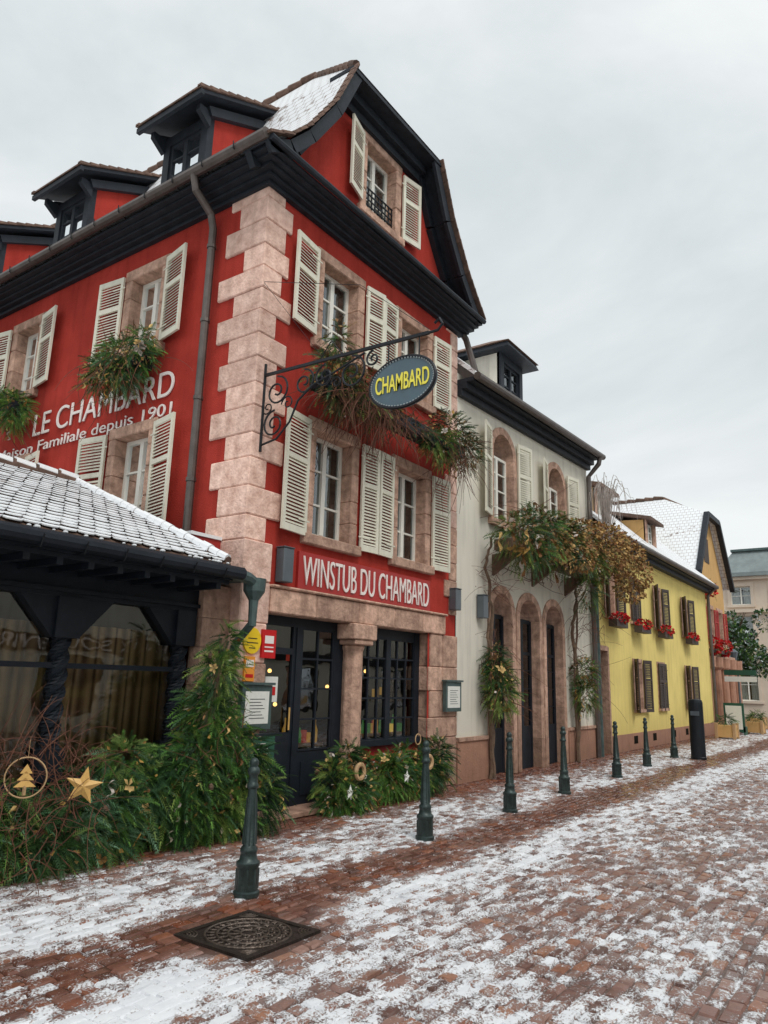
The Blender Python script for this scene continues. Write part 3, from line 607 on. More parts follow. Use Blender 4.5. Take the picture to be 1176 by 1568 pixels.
for x in (-.7,-2.1,-4.0,-5.9):
    a.box(x-.12,x+.12,-.02,.22,0,.9,'navy'); a.box(x-.13,x+.13,-.03,.23,1.9,2.28,'navy')
    ns=26; b0=len(a.v); i_=a.mi('navy')
    for j in range(ns+1):
        zz=.9+1.0*j/ns; an_=j*.38
        for q in range(8):
            t=2*math.pi*q/8+an_; rr=.1 if q%2 else .075; a.v.append((x+rr*math.cos(t),.08+rr*math.sin(t),zz))
    for j in range(ns):
        for q in range(8): a.f.append((b0+j*8+q,b0+j*8+(q+1)%8,b0+(j+1)*8+(q+1)%8,b0+(j+1)*8+q)); a.m.append(i_)
    for sx in (-1,1):
        if x==-.7 and sx==1: continue
        a.hull([(x+sx*.1,.01,1.9),(x+sx*.1,.15,1.9),(x+sx*.1,.15,2.29),(x+sx*.1,.01,2.29),(x+sx*.14,.01,1.9),(x+sx*.14,.15,1.9),(x+sx*.5,.15,2.29),(x+sx*.5,.01,2.29)],'navy')
a.face([(-7.5,.1,.6),(-.6,.1,.6),(-.6,.1,2.3),(-7.5,.1,2.3)],'dglass')
for i in range(168):
    x0=-7.5+i*.041; e0=.03*math.sin(i*1.3)+.02*math.sin(i*.37); e1=.03*math.sin((i+1)*1.3)+.02*math.sin((i+1)*.37)
    a.face([(x0,.3+e0,.3),(x0+.041,.3+e1,.3),(x0+.041,.3+e1,2.05),(x0,.3+e0,2.05)],'gcurt')
a.face([(-7.5,2.3,0),(-.55,2.3,0),(-.55,2.3,2.6),(-7.5,2.3,2.6)],'room'); a.face([(-7.5,.2,2.52),(-.55,.2,2.52),(-.55,2.3,2.52),(-7.5,2.3,2.52)],'room')
a.face([(-7.5,0,0),(-7.5,5.7,0),(-7.5,5.7,2.7),(-7.5,0,2.7)],'navy'); a.face([(-.54,.2,0),(-.54,5.7,0),(-.54,5.7,2.5),(-.54,.2,2.5)],'navy')
o=a.build("timber_front",an); o.location=(.1,.2,.02)
# ================================================================ CREAM BUILDING
cr=empty("cream_arched_house")
x0,x1=5.03,11.75
w=MB()
def arch_open(mb,fm,u0,u1,z0,zs,kst,kw,sw=.15,ztop=None,dep=.25,rise=None):
    um=(u0+u1)/2; a=(u1-u0)/2; ri=rise or a; n=12; ztop=ztop or zs+ri+sw
    for (p,q) in ((u0-sw,u0),(u1,u1+sw)):
        z=z0
        while z<zs-.01:
            h=min(rnd.uniform(.4,.7),zs-z)
            if zs-z-h<.2: h=zs-z
            mb.fb(fm,p,q,z,z+h-.004,-dep,.03+rnd.uniform(0,.004),kst); z+=h
    pin=[(um-a*math.cos(math.pi*i/n),zs+ri*math.sin(math.pi*i/n)) for i in range(n+1)]; po=[(um-(a+sw)*math.cos(math.pi*i/n),zs+(ri+sw)*math.sin(math.pi*i/n)) for i in range(n+1)]
    for i in range(n):
        A_,B_,C_,D_=pin[i],pin[i+1],po[i+1],po[i]
        mb.hull([fm(*A_,-dep),fm(*B_,-dep),fm(*C_,-dep),fm(*D_,-dep),fm(*A_,.03),fm(*B_,.03),fm(*C_,.03),fm(*D_,.03)],kst)
        mb.face([fm(*po[i],0),fm(*po[i+1],0),fm(po[i+1][0],ztop,0),fm(po[i][0],ztop,0)],kw)
        mb.face([fm(*pin[i],-dep+.03),fm(*pin[i+1],-dep+.03),fm(pin[i+1][0],zs,-dep+.03),fm(pin[i][0],zs,-dep+.03)],'glass')
UP=[(6.45,7.35),(9.2,10.1)]; LO=[(6.35,7.2),(7.55,8.5),(8.85,9.75)]
holes=[]
for (a_,b_) in UP: holes.append((a_-.15,b_+.15,4.7,6.67))
for (a_,b_) in LO: holes.append((a_-.15,b_+.15,0,3.45))
wall(w,FR,x0,x1,0,7.2,holes,'cream')
for (a_,b_) in UP:
    arch_open(w,FR,a_,b_,4.7,6.1,'stone2','cream',.15,6.67,rise=.42)
    window(w,FR,a_,b_,4.7,6.1,dep=.14,bars=3); w.fb(FR,a_-.2,b_+.2,4.58,4.7,-.2,.1,'stone2')
for (a_,b_) in LO:
    arch_open(w,FR,a_,b_,0,2.9,'stone2','cream',.15,3.45,dep=.22,rise=.4)
    FQ=lambda u,z,dd:(u,.16-dd,z)
    w.fb(FQ,a_,a_+.07,0,2.9,-.05,0,'navy'); w.fb(FQ,b_-.07,b_,0,2.9,-.05,0,'navy'); w.fb(FQ,(a_+b_)/2-.05,(a_+b_)/2+.05,0,2.9,-.05,.006,'navy'); w.fb(FQ,a_+.07,b_-.07,0,.8,-.045,-.01,'navy'); w.fb(FQ,a_+.07,b_-.07,2.84,2.92,-.045,-.005,'navy')
    w.fb(FQ,a_+.07,b_-.07,2.2,2.26,-.045,-.005,'navy')
    for q in range(1,4): w.fb(FQ,a_+.07,b_-.07,.8+q*.36,.815+q*.36,-.04,-.012,'navy')
    w.face([FQ(a_,.8,-.03),FQ(b_,.8,-.03),FQ(b_,2.9,-.03),FQ(a_,2.9,-.03)],'dglass')
w.fb(FR,x0,6.15,0,.66,-.01,.05,'plinth'); w.fb(FR,x0,6.15,.662,.72,-.01,.08,'stone2'); w.fb(FR,9.95,x1,0,.66,-.01,.05,'plinth'); w.fb(FR,9.95,x1,.662,.72,-.01,.08,'stone2')
w.face([(x0,1.2,0),(x1,1.2,0),(x1,1.2,7),(x0,1.2,7)],'room')
w.face([(x1,0,0),(x1,9,0),(x1,9,7.3),(x1,0,7.3)],'cream')
for a_,b_ in UP:
    shutter(w,FR,a_-.15,-1,.5,4.72,6.5,14); shutter(w,FR,b_+.15,1,.5,4.72,6.5,10)
w.build("walls_and_openings",cr)
w=MB()
def slopebox(xa,xb,ya,yb,z0a,z1a,rise,k): w.hull([(xa,ya,z0a),(xb,ya,z0a+rise),(xb,yb,z0a+rise),(xa,yb,z0a),(xa,ya,z1a),(xb,ya,z1a+rise),(xb,yb,z1a+rise),(xa,yb,z1a)],k)
slopebox(5.04,11.8,-.34,.02,6.98,7.05,.28,'cornice'); slopebox(5.04,11.8,-.2,.01,6.86,6.978,.28,'cornice'); slopebox(5.04,11.8,-.1,.005,6.74,6.858,.28,'cornice')
w.tube([(5.04,-.42,7.05),(11.85,-.42,7.33)],.075,'zinc',10)
def sroof(mb,xa,xb,ya,za,yb,zb,rise=0,k='snowroofx'):
    mb.hull([(xa,ya,za),(xb,ya,za+rise),(xb,yb,zb+rise),(xa,yb,zb),(xa,ya,za+.1),(xb,ya,za+.1+rise),(xb,yb,zb+.1+rise),(xa,yb,zb+.1)],k)
sroof(w,5.05,11.85,-.38,7.06,3.6,10.6,.25); sroof(w,5.05,11.85,7.6,7.06,3.6,10.6,.25)
w.face([(7.5,.35,7.4),(7.5,2.2,7.4),(7.5,2.2,8.7),(7.5,.35,8.7)],'cream'); w.face([(8.6,.35,7.4),(8.6,2.2,7.4),(8.6,2.2,8.7),(8.6,.35,8.7)],'cream')
for q in (7.5,8.45): w.box(q,q+.15,.3,.4,7.3,8.7,'cornice')
w.box(7.65,8.45,.3,.4,8.5,8.7,'cornice'); w.box(7.65,8.45,.3,.4,7.3,7.75,'cornice'); window(w,lambda u,z,dd:(u,.35-dd,z),7.65,8.45,7.75,8.5,dep=0,frame='cornice',curt=False)
w.face([(7.5,.8,7.4),(8.6,.8,7.4),(8.6,.8,8.7),(7.5,.8,8.7)],'room')
w.hull([(7.25,.0,8.68),(8.85,.0,8.68),(8.85,2.6,8.68),(7.25,2.6,8.68),(7.3,.05,8.8),(8.8,.05,8.8),(8.8,2.6,8.8),(7.3,2.6,8.8)],'cornice')
w.hull([(7.25,.0,8.81),(8.85,.0,8.81),(8.85,2.8,8.81),(7.25,2.8,8.81),(7.8,.7,9.15),(8.3,.7,9.15),(8.3,2.8,9.15),(7.8,2.8,9.15)],'tile')
w.tube([(5.2,-.3,7.2),(5.2,-.1,7.9),(5.15,.0,8.1)],.06,'zinc',8)
w.tube([(11.62,-.42,7.3),(11.62,-.38,7.1),(11.62,-.1,6.8),(11.62,-.1,0)],.06,'zinc',10)
w.tube([(11.85,-.1,5.3),(11.85,-.1,0)],.05,'lead',10)
w.build("roof_dormer_gutters",cr)
m=MB()
def vine(pts,r):
    P=[]
    for a_,b_ in zip(pts,pts[1:]):
        for i in range(8):
            t=i/8; P.append(tuple(a_[q]+(b_[q]-a_[q])*t+rnd.uniform(-.025,.025) for q in range(3)))
    m.tube(P,r,'bark',6,r*.5)
vine([(6.15,-.1,0),(6.05,-.12,1.5),(6.15,-.12,3.0),(5.95,-.1,3.8),(6.1,-.2,4.4)],.045); vine([(6.1,-.1,0),(6.25,-.12,1.2),(6.0,-.12,2.4),(6.1,-.1,3.4)],.03)
vine([(10.2,-.12,0),(10.3,-.14,1.5),(10.1,-.12,2.8),(10.4,-.15,3.6),(9.6,-.3,4.2)],.05); vine([(10.25,-.12,.0),(10.1,-.15,2),(10.5,-.15,3.5),(11.3,-.3,4.3)],.03)
for i in range(14): vine([(rnd.uniform(6,10.8),-.1,rnd.uniform(3.7,4.2)),(rnd.uniform(6,10.8),-.15,rnd.uniform(3.5,4.0))],.01)
m.box(6.0,10.4,-.62,-.25,4.0,4.2,'bark')
for u in (6.4,8.2,10.0): m.hull([(u,-.6,4.0),(u+.08,-.6,4.0),(u+.08,0,3.6),(u,0,3.6),(u,-.6,4.05),(u+.08,-.6,4.05),(u+.08,0,4.0),(u,0,4.0)],'bark')
for i in range(46):
    p=Vector((11.0+rnd.uniform(-.1,.1),-.7+rnd.uniform(-.1,.1),4.9)); ang=rnd.uniform(0,6.28); R_=rnd.uniform(.3,.9); H_=rnd.uniform(1.1,1.75)
    e=Vector((math.cos(ang)*R_,math.sin(ang)*R_*.6,0)); pts=[p+e*t+Vector((0,0,H_*math.sin(min(1,t*1.25)*math.pi/2*1.3))) for t in [q/7 for q in range(8)]]
    m.tube(pts,.012,'ptwig',4,.004)
    q=pts[-1]; m.tube([q,q+e*.12+Vector((0,0,-.25)),q+e*.14+Vector((.02,0,-.55))],.005,'ptwig',4,.003)
twigs(m,(9.5,-.6,4.5),150,.9,.1,1.8,.007,box=(6.2,12.0,-1.0,-.3,4.0,4.9))
twigs(m,(6.1,-.15,2.2),30,.6,-.3,.9,.005); twigs(m,(6.0,-.15,3.4),30,.8,.3,.6,.005)
twigs(m,(10.4,-.15,2.0),50,.8,-.3,.9,.006); twigs(m,(10.6,-.2,3.3),60,.8,-.3,1.1,.006)
cl=[(6.2,-.65,4.3,.5,.35,.35),(6.9,-.7,4.5,.55,.4,.45),(7.6,-.7,4.45,.55,.4,.45),(8.3,-.65,4.5,.55,.35,.45),(9.0,-.65,4.5,.5,.35,.5),(9.8,-.7,4.35,.5,.35,.5),(6.6,-.7,4.05,.4,.3,.25),(9.9,-.6,3.7,.3,.2,.4)]
bush(m,cl,1500,.27,GREENS*.9,.4)
cl2=[(7.4,-.85,4.3,.5,.3,.3),(8.4,-.9,4.3,.8,.3,.4),(10.2,-.95,4.7,.8,.45,.5),(11.2,-1.0,4.6,.7,.45,.45),(12.0,-1.0,4.3,.5,.4,.4),(9.2,-.85,4.8,.7,.3,.3),(11.6,-1.0,3.9,.5,.3,.3)]
BR=np.array([srgb(170,132,78),srgb(128,98,64),srgb(190,156,100),srgb(112,100,62),srgb(144,100,64)])
deco(m,cl2,4600,.08,BR,.6,.34); deco(m,cl,240,.09,PALE); deco(m,cl,1300,.08,DRY,.5,.26); ribbons(m,cl,26,.4,GP,.03); bows(m,cl,26,.16,GP)
m.build("balcony_garland_with_vine")
garland("hanging_wreath",None,[(6.05,-.3,1.75,.28,.2,.28),(6.1,-.3,1.45,.32,.22,.3),(6.0,-.27,2.05,.18,.15,.22)],560,.2,nd=70,tw=10,rib_=14,bw=8,bR=.1)
garland("hanging_wreath.001",None,[(10.3,-.3,1.9,.3,.2,.3),(10.3,-.3,1.45,.25,.2,.35)],420,.2,nd=90,tw=14,pal=GREENS*.9,rib_=10,bR=.1)
# ================================================================ YELLOW HOUSE
ye=empty("yellow_house")
w=MB(); X0,X1=11.76,24.7
US=[13.15,15.3,17.7,21.1]; holes=[(u-.42,u+.42,3.35,4.72) for u in US]+[(u-.42,u+.42,.95,2.4) for u in US[1:]]+[(11.95,12.75,0,2.5)]
wall(w,FR,X0,X1,0,5.6,holes,'yellow')
for i,h in enumerate(holes[:-1]):
    surround(w,FR,h[0]+.1,h[1]-.1,h[2]+.08,h[3]-.1,'stone2',.1,.1,.08,.2,.02)
    if i in (1,5):
        shutter(w,FR,h[0]+.0,1,.42,h[2],h[3]-.05,0,'brownsh'); shutter(w,FR,h[1],-1,.42,h[2],h[3]-.05,0,'brownsh')
    else:
        window(w,FR,h[0]+.1,h[1]-.1,h[2]+.08,h[3]-.1,bars=2); shutter(w,FR,h[0],-1,.42,h[2],h[3]-.02,28,'brownsh'); shutter(w,FR,h[1],1,.42,h[2],h[3]-.02,14,'brownsh')
w.face([(X0,1,0),(X1,1,0),(X1,1,5.5),(X0,1,5.5)],'room')
w.fb(FR,12.86,X1,.0,.42,-.01,.03,'plinth')
for u in (14.6,16.4,18.6,20.2): w.fb(FR,u,u+.35,.15,.35,-.0,.034,'room')
w.fb(FR,11.85,11.95,0,2.6,-.3,.03,'stone2'); w.fb(FR,12.75,12.85,0,2.6,-.3,.03,'stone2'); w.fb(FR,11.95,12.75,2.5,2.62,-.3,.035,'stone2'); w.fb(FR,11.95,12.75,0,2.5,-.25,-.2,'navy')
w.box(X0,X1+.2,-.34,.02,5.42,5.5,'cornice'); w.box(X0,X1+.2,-.18,.01,5.3,5.417,'cornice'); w.tube([(X0,-.42,5.52),(X1+.2,-.42,5.52)],.075,'zinc',10)
w.tube([(X1,-.42,5.5),(X1,-.1,5.2),(X1,-.1,0)],.06,'zinc',8)
w.face([(X1,0,0),(X1,7,0),(X1,7,5.5),(X1,3.5,9.2),(X1,0,5.5)],'yellow')
sroof(w,X0,X1+.2,-.4,5.52,3.6,9.3); sroof(w,X0,X1+.2,7.6,5.52,3.6,9.3)
for u in (12.6,17.2):
    w.face([(u,.1,5.7),(u,1.8,5.7),(u,1.8,6.9),(u,.1,6.8)],'ochre'); w.face([(u+1.1,.1,5.7),(u+1.1,1.8,5.7),(u+1.1,1.8,6.9),(u+1.1,.1,6.8)],'ochre')
    w.box(u,u+1.1,.08,.14,5.7,6.0,'ochre'); 
    for q in (u,u+.95): w.box(q,q+.15,.06,.14,6.0,6.8,'stone2')
    window(w,lambda uu,z,dd:(uu,.14-dd,z),u+.15,u+.95,6.0,6.75,dep=.02,curt=False); w.face([(u,.5,5.7),(u+1.1,.5,5.7),(u+1.1,.5,6.8),(u,.5,6.8)],'room')
    w.hull([(u-.2,-.15,6.75),(u+1.3,-.15,6.75),(u+1.3,2.2,7.3),(u-.2,2.2,7.3),(u-.2,-.15,6.85),(u+1.3,-.15,6.85),(u+1.3,2.2,7.4),(u-.2,2.2,7.4)],'tile')
w.build("house_body",ye)
for i,u in enumerate(US):
    m=MB(); m.box(u-.45,u+.45,-.32,-.1,3.12,3.3,'brownsh'); c_=[(u,-.24,3.36,.45,.14,.1)]
    bush(m,c_,70,.14); deco(m,c_,200,.07,np.array([srgb(200,20,28),srgb(170,10,24),srgb(220,40,50)]),.3,.5)
    m.build("geranium_box" if i==0 else "geranium_box.%03d"%i)
# ================================================================ FAR GABLED HOUSE
fh=empty("half_hipped_corner_house")
w=MB(); xa,xb,yf=25.0,31.0,.5
FG=lambda u,z,d:(u,yf-d,z)
hl=[(25.6,26.5,3.6,5.0),(27.4,28.3,3.6,5.0),(29.3,30.2,3.6,5.0),(27.3,28.5,6.9,8.1)]
wall(w,FG,xa,xb,0,6.4,hl[:3],'ochre')
w.face([FG(xa,6.4,0),FG(xb,6.4,0),FG(29.1,8.95,0),FG(26.9,8.95,0)],'ochre')
for h in hl[:3]: window(w,FG,*h); surround(w,FG,*h,'stone2'); shutter(w,FG,h[0]-.1,-1,.4,h[2],h[3],10,'signred'); shutter(w,FG,h[1]+.1,1,.4,h[2],h[3],10,'signred')
w.fb(FG,27.5,28.4,7.0,8.1,-.05,.02,'brownsh'); w.fb(FG,xa,xb,0,2.9,.0,.05,'stone2'); w.fb(FG,xa,xb,2.903,3.05,0,.3,'stone2')
for u in (25.2,26.6,28.0,29.4,30.7): w.lathe([(.26,0),(.26,.3),(.18,.35),(.16,2.4),(.26,2.5),(.28,2.9)],(u,yf-.35,0),'plinth',12)
w.face([(xa,yf,0),(xa,9,0),(xa,9,6.4),(xa,yf,6.4)],'ochre')
yy=yf-.35
w.face([(24.6,yy,6.2),(26.9,yy,9.0),(28,2.2,10.1),(28,10,10.1),(24.6,10,6.2)],'snowroof'); w.face([(31.4,yy,6.2),(29.1,yy,9.0),(28,2.2,10.1),(28,10,10.1),(31.4,10,6.2)],'snowroof'); w.face([(26.9,yy,9.0),(29.1,yy,9.0),(28,2.2,10.1)],'snowroofx')
for a_,b_ in (((24.6,yy,6.15),(26.9,yy,8.95)),((31.4,yy,6.15),(29.1,yy,8.95)),((26.9,yy,8.95),(29.1,yy,8.95))): w.bar(a_,b_,.2,.22,'cornice')
for i in range(20): t=i*.4; w.tube([(28,2.2+t,10.12),(28,2.6+t,10.18)],.09,'tile',6)
for i in range(4):
    t=i/4; a_=Vector((29.1,yy,9.02)); b_=Vector((28,2.2,10.12)); w.tube([a_.lerp(b_,t),a_.lerp(b_,t+.25)],.09,'tile',6)
w.build("house_body",fh)
m=MB(); c_=[(25.8,.05,3.35,.7,.25,.3),(27.8,.05,3.35,.7,.25,.25),(26,.1,5.6,.5,.2,.3)]; m.box(25.3,28.6,-.05,.15,3.06,3.2,'brownsh'); bush(m,c_,120,.2); deco(m,c_,400,.12,np.array([srgb(200,20,28),srgb(150,20,24)]),.3,.5); m.build("geranium_box.004")
# ================================================================ END-OF-STREET BUILDING
fb_=empty("beige_town_building"); w=MB()
FE=lambda u,z,d:(46-d,u,z)
hl=[(u,u+1.2,z,z+h) for u in (-8,-5.6,-3.2,-.8,1.6) for z,h in ((1.0,2.0),(4.4,1.9),(7.0,1.2))]
wall(w,FE,-10,3.4,0,8.8,hl,'beige'); w.face([(46,3.4,0),(60,3.4,0),(60,3.4,8.8),(46,3.4,8.8)],'beige')
for h in hl: window(w,FE,*h,bars=1); surround(w,FE,*h,'beige',.18,.25,.15,.2,.06)
for z in (3.8,6.5,8.6): w.box(45.7,60,-10.2,3.6,z,z+.2,'beige')
w.box(45.5,60,-10.3,3.75,8.803,9.05,'slate')
w.hull([(45.6,-10.2,9.05),(45.6,3.65,9.05),(60,3.65,9.05),(60,-10.2,9.05),(46.8,-9.4,10.6),(46.8,2.6,10.6),(59,2.6,10.6),(59,-9.4,10.6)],'slate')
w.box(46.6,59,-9.5,2.7,10.602,10.75,'lead'); w.face([(47,-10,0),(47,3.4,0),(47,3.4,8.8),(47,-10,8.8)],'room')
w.build("facade_and_roof",fb_)
# ================================================================ SHOP ROW ACROSS THE STREET
op=empty("souvenir_shop_building"); w=MB(); YO=-13.0
FO=lambda u,z,d:(u,YO+d,z)
ho=[]
for i in range(12):
    u=-14+i*3.3; ho+= [(u,u+1.1,4.0,5.5),(u-.3,u+1.7,.4,2.1)]
wall(w,FO,-15,26,0,6.6,ho,'cream')
for i,h in enumerate(ho):
    if i%2==0: window(w,FO,*h); shutter(w,FO,h[0],-1,.5,h[2],h[3],5,'brownsh',ns=.12); shutter(w,FO,h[1],1,.5,h[2],h[3],5,'brownsh',ns=.12)
    else: window(w,FO,*h,bars=0,frame='navy',curt=False)
w.fb(FO,-15,26,2.25,2.65,.002,.06,'navy'); w.fb(FO,-15,26,6.5,6.62,.002,.35,'cornice'); w.face([(-15,YO-1.2,0),(26,YO-1.2,0),(26,YO-1.2,6.6),(-15,YO-1.2,6.6)],'room')
w.hull([(-15,YO+.4,6.63),(26,YO+.4,6.63),(26,YO-4,8.6),(-15,YO-4,8.6),(-15,YO+.4,6.73),(26,YO+.4,6.73),(26,YO-4,8.7),(-15,YO-4,8.7)],'snowroofx')
w.face([(-15,YO,0),(-15,YO-8,0),(-15,YO-8,6.6),(-15,YO,6.6)],'cream'); w.face([(26,YO,0),(26,YO-8,0),(26,YO-8,6.6),(26,YO,6.6)],'cream')
w.build("shop_facades",op)
text("shop_sign_lettering","CADEAUX  SOUVENIRS",(11.5,YO+.07,2.3),(math.pi/2,0,math.pi),7.5,.3,'wlet',op)
def tree(name,x,y,h,r,n=2600):
    m=MB(); m.tube([(x,y,0),(x+.05,y,h*.35),(x,y+.05,h*.6),(x,y,h*.85)],.14,'bark',8,.04)
    for i in range(14):
        a_=rnd.uniform(0,6.28); z=h*rnd.uniform(.35,.75); e=(x+math.cos(a_)*r*.8,y+math.sin(a_)*r*.8,z+r*.5); m.tube([(x,y,z-.2),((x+e[0])/2,(y+e[1])/2,z+.1),e],.05,'bark',5,.015)
    cl=[(x+rnd.gauss(0,.45)*r,y+rnd.gauss(0,.45)*r,h*.63+rnd.uniform(-.9,.8)*h*.3,r*rnd.uniform(.3,.5),r*rnd.uniform(.3,.5),r*rnd.uniform(.25,.45)) for _ in range(22)]
    G2=GREENS*.6
    bush(m,cl,n//3,.34,G2,.1,npair=6,wid=.34)
    deco(m,cl,n,.17,G2,.1,.4); deco(m,cl,n//3,.16,np.array([srgb(190,198,200),srgb(130,146,140)]),.1,.4)
    m.build(name)
tree("evergreen_tree",37.0,1.2,6.4,1.6)
m=MB(); m.tube([(33,.6,0),(33,.6,3.0)],.05,'bgreen',8); m.lathe([(.1,0),(.2,.35),(.22,.4),(.05,.55)],(33,.6,3.0),'lampgrey',8); m.lathe([(.13,0),(.1,.3),(.06,.5)],(33,.6,0),'bgreen',8); m.build("street_lamp")
m=MB(); m.tube([(26.2,-.7,0),(26.2,-.7,2.4)],.04,'lampgrey',6); m.box(26.15,26.2,-1.35,-.2,1.95,2.15,'paper'); m.box(26.14,26.2,-1.35,-.2,2.2,2.4,'signg'); m.build("street_direction_sign")
m=MB(); m.box(25,25.1,-1.0,-.3,.1,1.15,'signg'); m.box(24.98,25.0,-.93,-.37,.2,1.05,'paper'); m.box(25.0,25.5,-1.0,-.95,0,.3,'signg'); m.build("sandwich_board")
def planter(name,x,y):
    m=MB()
    m.box(x-.3,x+.3,y-.3,y+.3,0.05,.45,'ochre'); 
    for q in (-.28,.28):
        for s_ in (-.28,.28): m.box(x+q-.05,x+q+.05,y+s_-.05,y+s_+.05,0,.52,'wood')
    bush(m,[(x,y,.6,.26,.26,.18)],110,.2); m.build(name,bevel=.01)
planter("wooden_planter",22.2,-.9); planter("wooden_planter.001",26.5,-1.1); planter("wooden_planter.002",30.5,-.6)
m=MB(); x,y=13.2,-1.95
pts=[(math.cos(2*math.pi*i/20)*.1,math.sin(2*math.pi*i/20)*.17) for i in range(20)]
i_=m.mi('black'); hs=[(0,1.05),(.05,1.05),(.06,1),(1.3,1),(1.36,.9),(1.38,.5)]
for z,s_ in hs: m.v.extend([(x+a_*s_,y+b_*s_,z) for a_,b_ in pts])
for j in range(len(hs)-1):
    for q in range(20): m.f.append((j*20+q,j*20+(q+1)%20,(j+1)*20+(q+1)%20,(j+1)*20+q)); m.m.append(i_)
m.f.append(tuple(100+q for q in range(20))); m.m.append(i_)
m.box(x-.112,x-.1,y-.1,y+.1,1.0,1.1,'lampgrey'); m.build("litter_bin",smooth=False)
# ================================================================ BOLLARDS
bpos=[(-1.62,-1.98),(1.04,-1.91),(3.25,-1.83),(5.37,-1.73),(8.12,-1.65),(10.6,-1.49),(13.18,-1.40)]
for i,(x,y) in enumerate(bpos):
    m=MB()
    m.lathe([(.1,0),(.1,.03),(.085,.04),(.082,.2),(.09,.21),(.09,.235),(.07,.25),(.06,.3),(.066,.31),(.066,.33),(.05,.35),(.036,.7),(.034,.76),(.046,.77),(.046,.79),(.038,.8),(.034,.86),(.044,.87),(.05,.89),(.044,.91),(.03,.925),(.036,.945),(.036,.965),(.022,.985),(.001,.992)],(x,y,0),'bgreen',20)
    for q in range(8):
        a_=q*math.pi/4; m.tube([(x+.08*math.cos(a_),y+.08*math.sin(a_),.05),(x+.08*math.cos(a_),y+.08*math.sin(a_),.19)],.01,'bgreen',5)
        m.tube([(x+.052*math.cos(a_),y+.052*math.sin(a_),.36),(x+.036*math.cos(a_),y+.036*math.sin(a_),.7)],.006,'bgreen',5)
    o=m.build("street_bollard" if i==0 else "street_bollard.%03d"%i,smooth=True)
    es=o.modifiers.new("e",'EDGE_SPLIT'); es.split_angle=math.radians(50)
# ================================================================ FOREGROUND GREENERY
m=MB()
cone=[(-.85,-.3,.35,.38,.25,.33),(-.72,-.32,.8,.32,.24,.3),(-.62,-.33,1.2,.25,.22,.35),(-.56,-.35,1.6,.17,.15,.3),(-.5,-.37,1.92,.1,.1,.24),(-.45,-.35,.3,.4,.25,.28),(-.15,-.45,.75,.2,.16,.3),(.05,-.45,.35,.25,.2,.33),(-.95,-.3,.5,.2,.2,.3),(-.85,-.4,.65,.2,.18,.2),(-.35,-.42,1.0,.16,.15,.2),(-.3,-.45,.55,.18,.15,.2)]
bush(m,cone,3400,.2,GREENS,.5); deco(m,cone,160,.05,GOLDS); deco(m,cone,30,.06,PALE,.9,.25); deco(m,cone,200,.06,DRY,.5,.15); ribbons(m,cone,34,.16,GP,.013); bows(m,cone,12,.05,GOLDS); cones(m,cone,14)
twigs(m,(-.65,-.4,1.0),24,.5,.5,.7,.004); m.tube([(-.7,-.35,0),(-.55,-.35,2.0)],.03,'bark',6)
m.build("christmas_fir_arrangement")
m=MB()
b1=[(-2.4,-.15,.3,.4,.28,.28),(-2.0,-.2,.3,.3,.25,.3),(-1.6,-.2,.38,.33,.25,.33),(-1.25,-.2,.5,.28,.22,.33),(-2.85,-.1,.3,.4,.3,.3),(-1.45,-.12,.78,.25,.18,.2),(-3.3,-.1,.35,.4,.3,.3),(-3.9,-.1,.35,.4,.3,.3),(-1.75,-.38,.2,.25,.15,.18),(-2.25,-.4,.2,.25,.15,.18),(-1.85,-.15,.62,.2,.15,.14),(-2.7,-.2,.62,.25,.15,.14)]
BL=np.array([srgb(70,106,72),srgb(100,134,102),srgb(46,76,42),srgb(88,128,56),srgb(118,142,74),srgb(58,90,46)])*1.2
bush(m,b1,4400,.2,BL,.5); deco(m,b1,200,.05,GOLDS); deco(m,b1,40,.06,PALE,.9,.25); deco(m,b1,260,.06,DRY,.5,.15); ribbons(m,b1,60,.18,GP,.015); bows(m,b1,16,.055,GOLDS); cones(m,b1,18)
twigs(m,(-2.5,-.25,.65),110,.6,.8,.8,.0045,curl=1.7); twigs(m,(-2.0,-.25,.75),30,.5,.9,.3,.004,curl=1.4); twigs(m,(-2.5,-.45,.3),60,.6,-.5,.8,.004,curl=1.2)
m.build("evergreen_bush_arrangement")
def star(name,c,R,yaw,k='gold'):
    m=MB(); d=Vector((math.cos(yaw),math.sin(yaw),0)); nn=Vector((-d.y,d.x,0)); up=Vector((0,0,1)); c=Vector(c)
    P=[c+(d*math.sin(math.pi*i/5+.15)+up*math.cos(math.pi*i/5+.15))*(R if i%2==0 else R*.42) for i in range(10)]
    for s_ in (-1,1):
        for i in range(10): m.face([c-nn*.035*s_,P[i],P[(i+1)%10]],k)
    m.tube([c+nn*.02,c+Vector((0,.25,-.3))],.004,'bark',5)
    m.build(name)
star("gold_star_decoration",(-2.19,-.62,.70),.155,-.55)
m=MB(); c=Vector((-2.66,-.56,.80)); d=Vector((.83,-.55,0)); up=Vector((0,0,1)); nn=Vector((.55,.83,0))
m.tube([c+(d*math.cos(t)+up*math.sin(t))*.15 for t in [2*math.pi*i/30 for i in range(31)]],.006,'wood',6)
for (h0,h1,wd) in ((-.07,.0,.08),(-.02,.05,.06),(.03,.1,.045)): 
    for s_ in (-.008,.008): m.face([c+d*-wd+up*h0+nn*s_,c+d*wd+up*h0+nn*s_,c+up*h1+nn*s_],'gold')
m.bar(c+up*-.13,c+up*-.06,.02,.02,'wood'); m.tube([c+up*.14,c+up*.3],.002,'wood',4); m.tube([c+up*-.14,c+Vector((0,.2,-.5))],.004,'bark',4)
m.build("wooden_tree_ring_decoration")
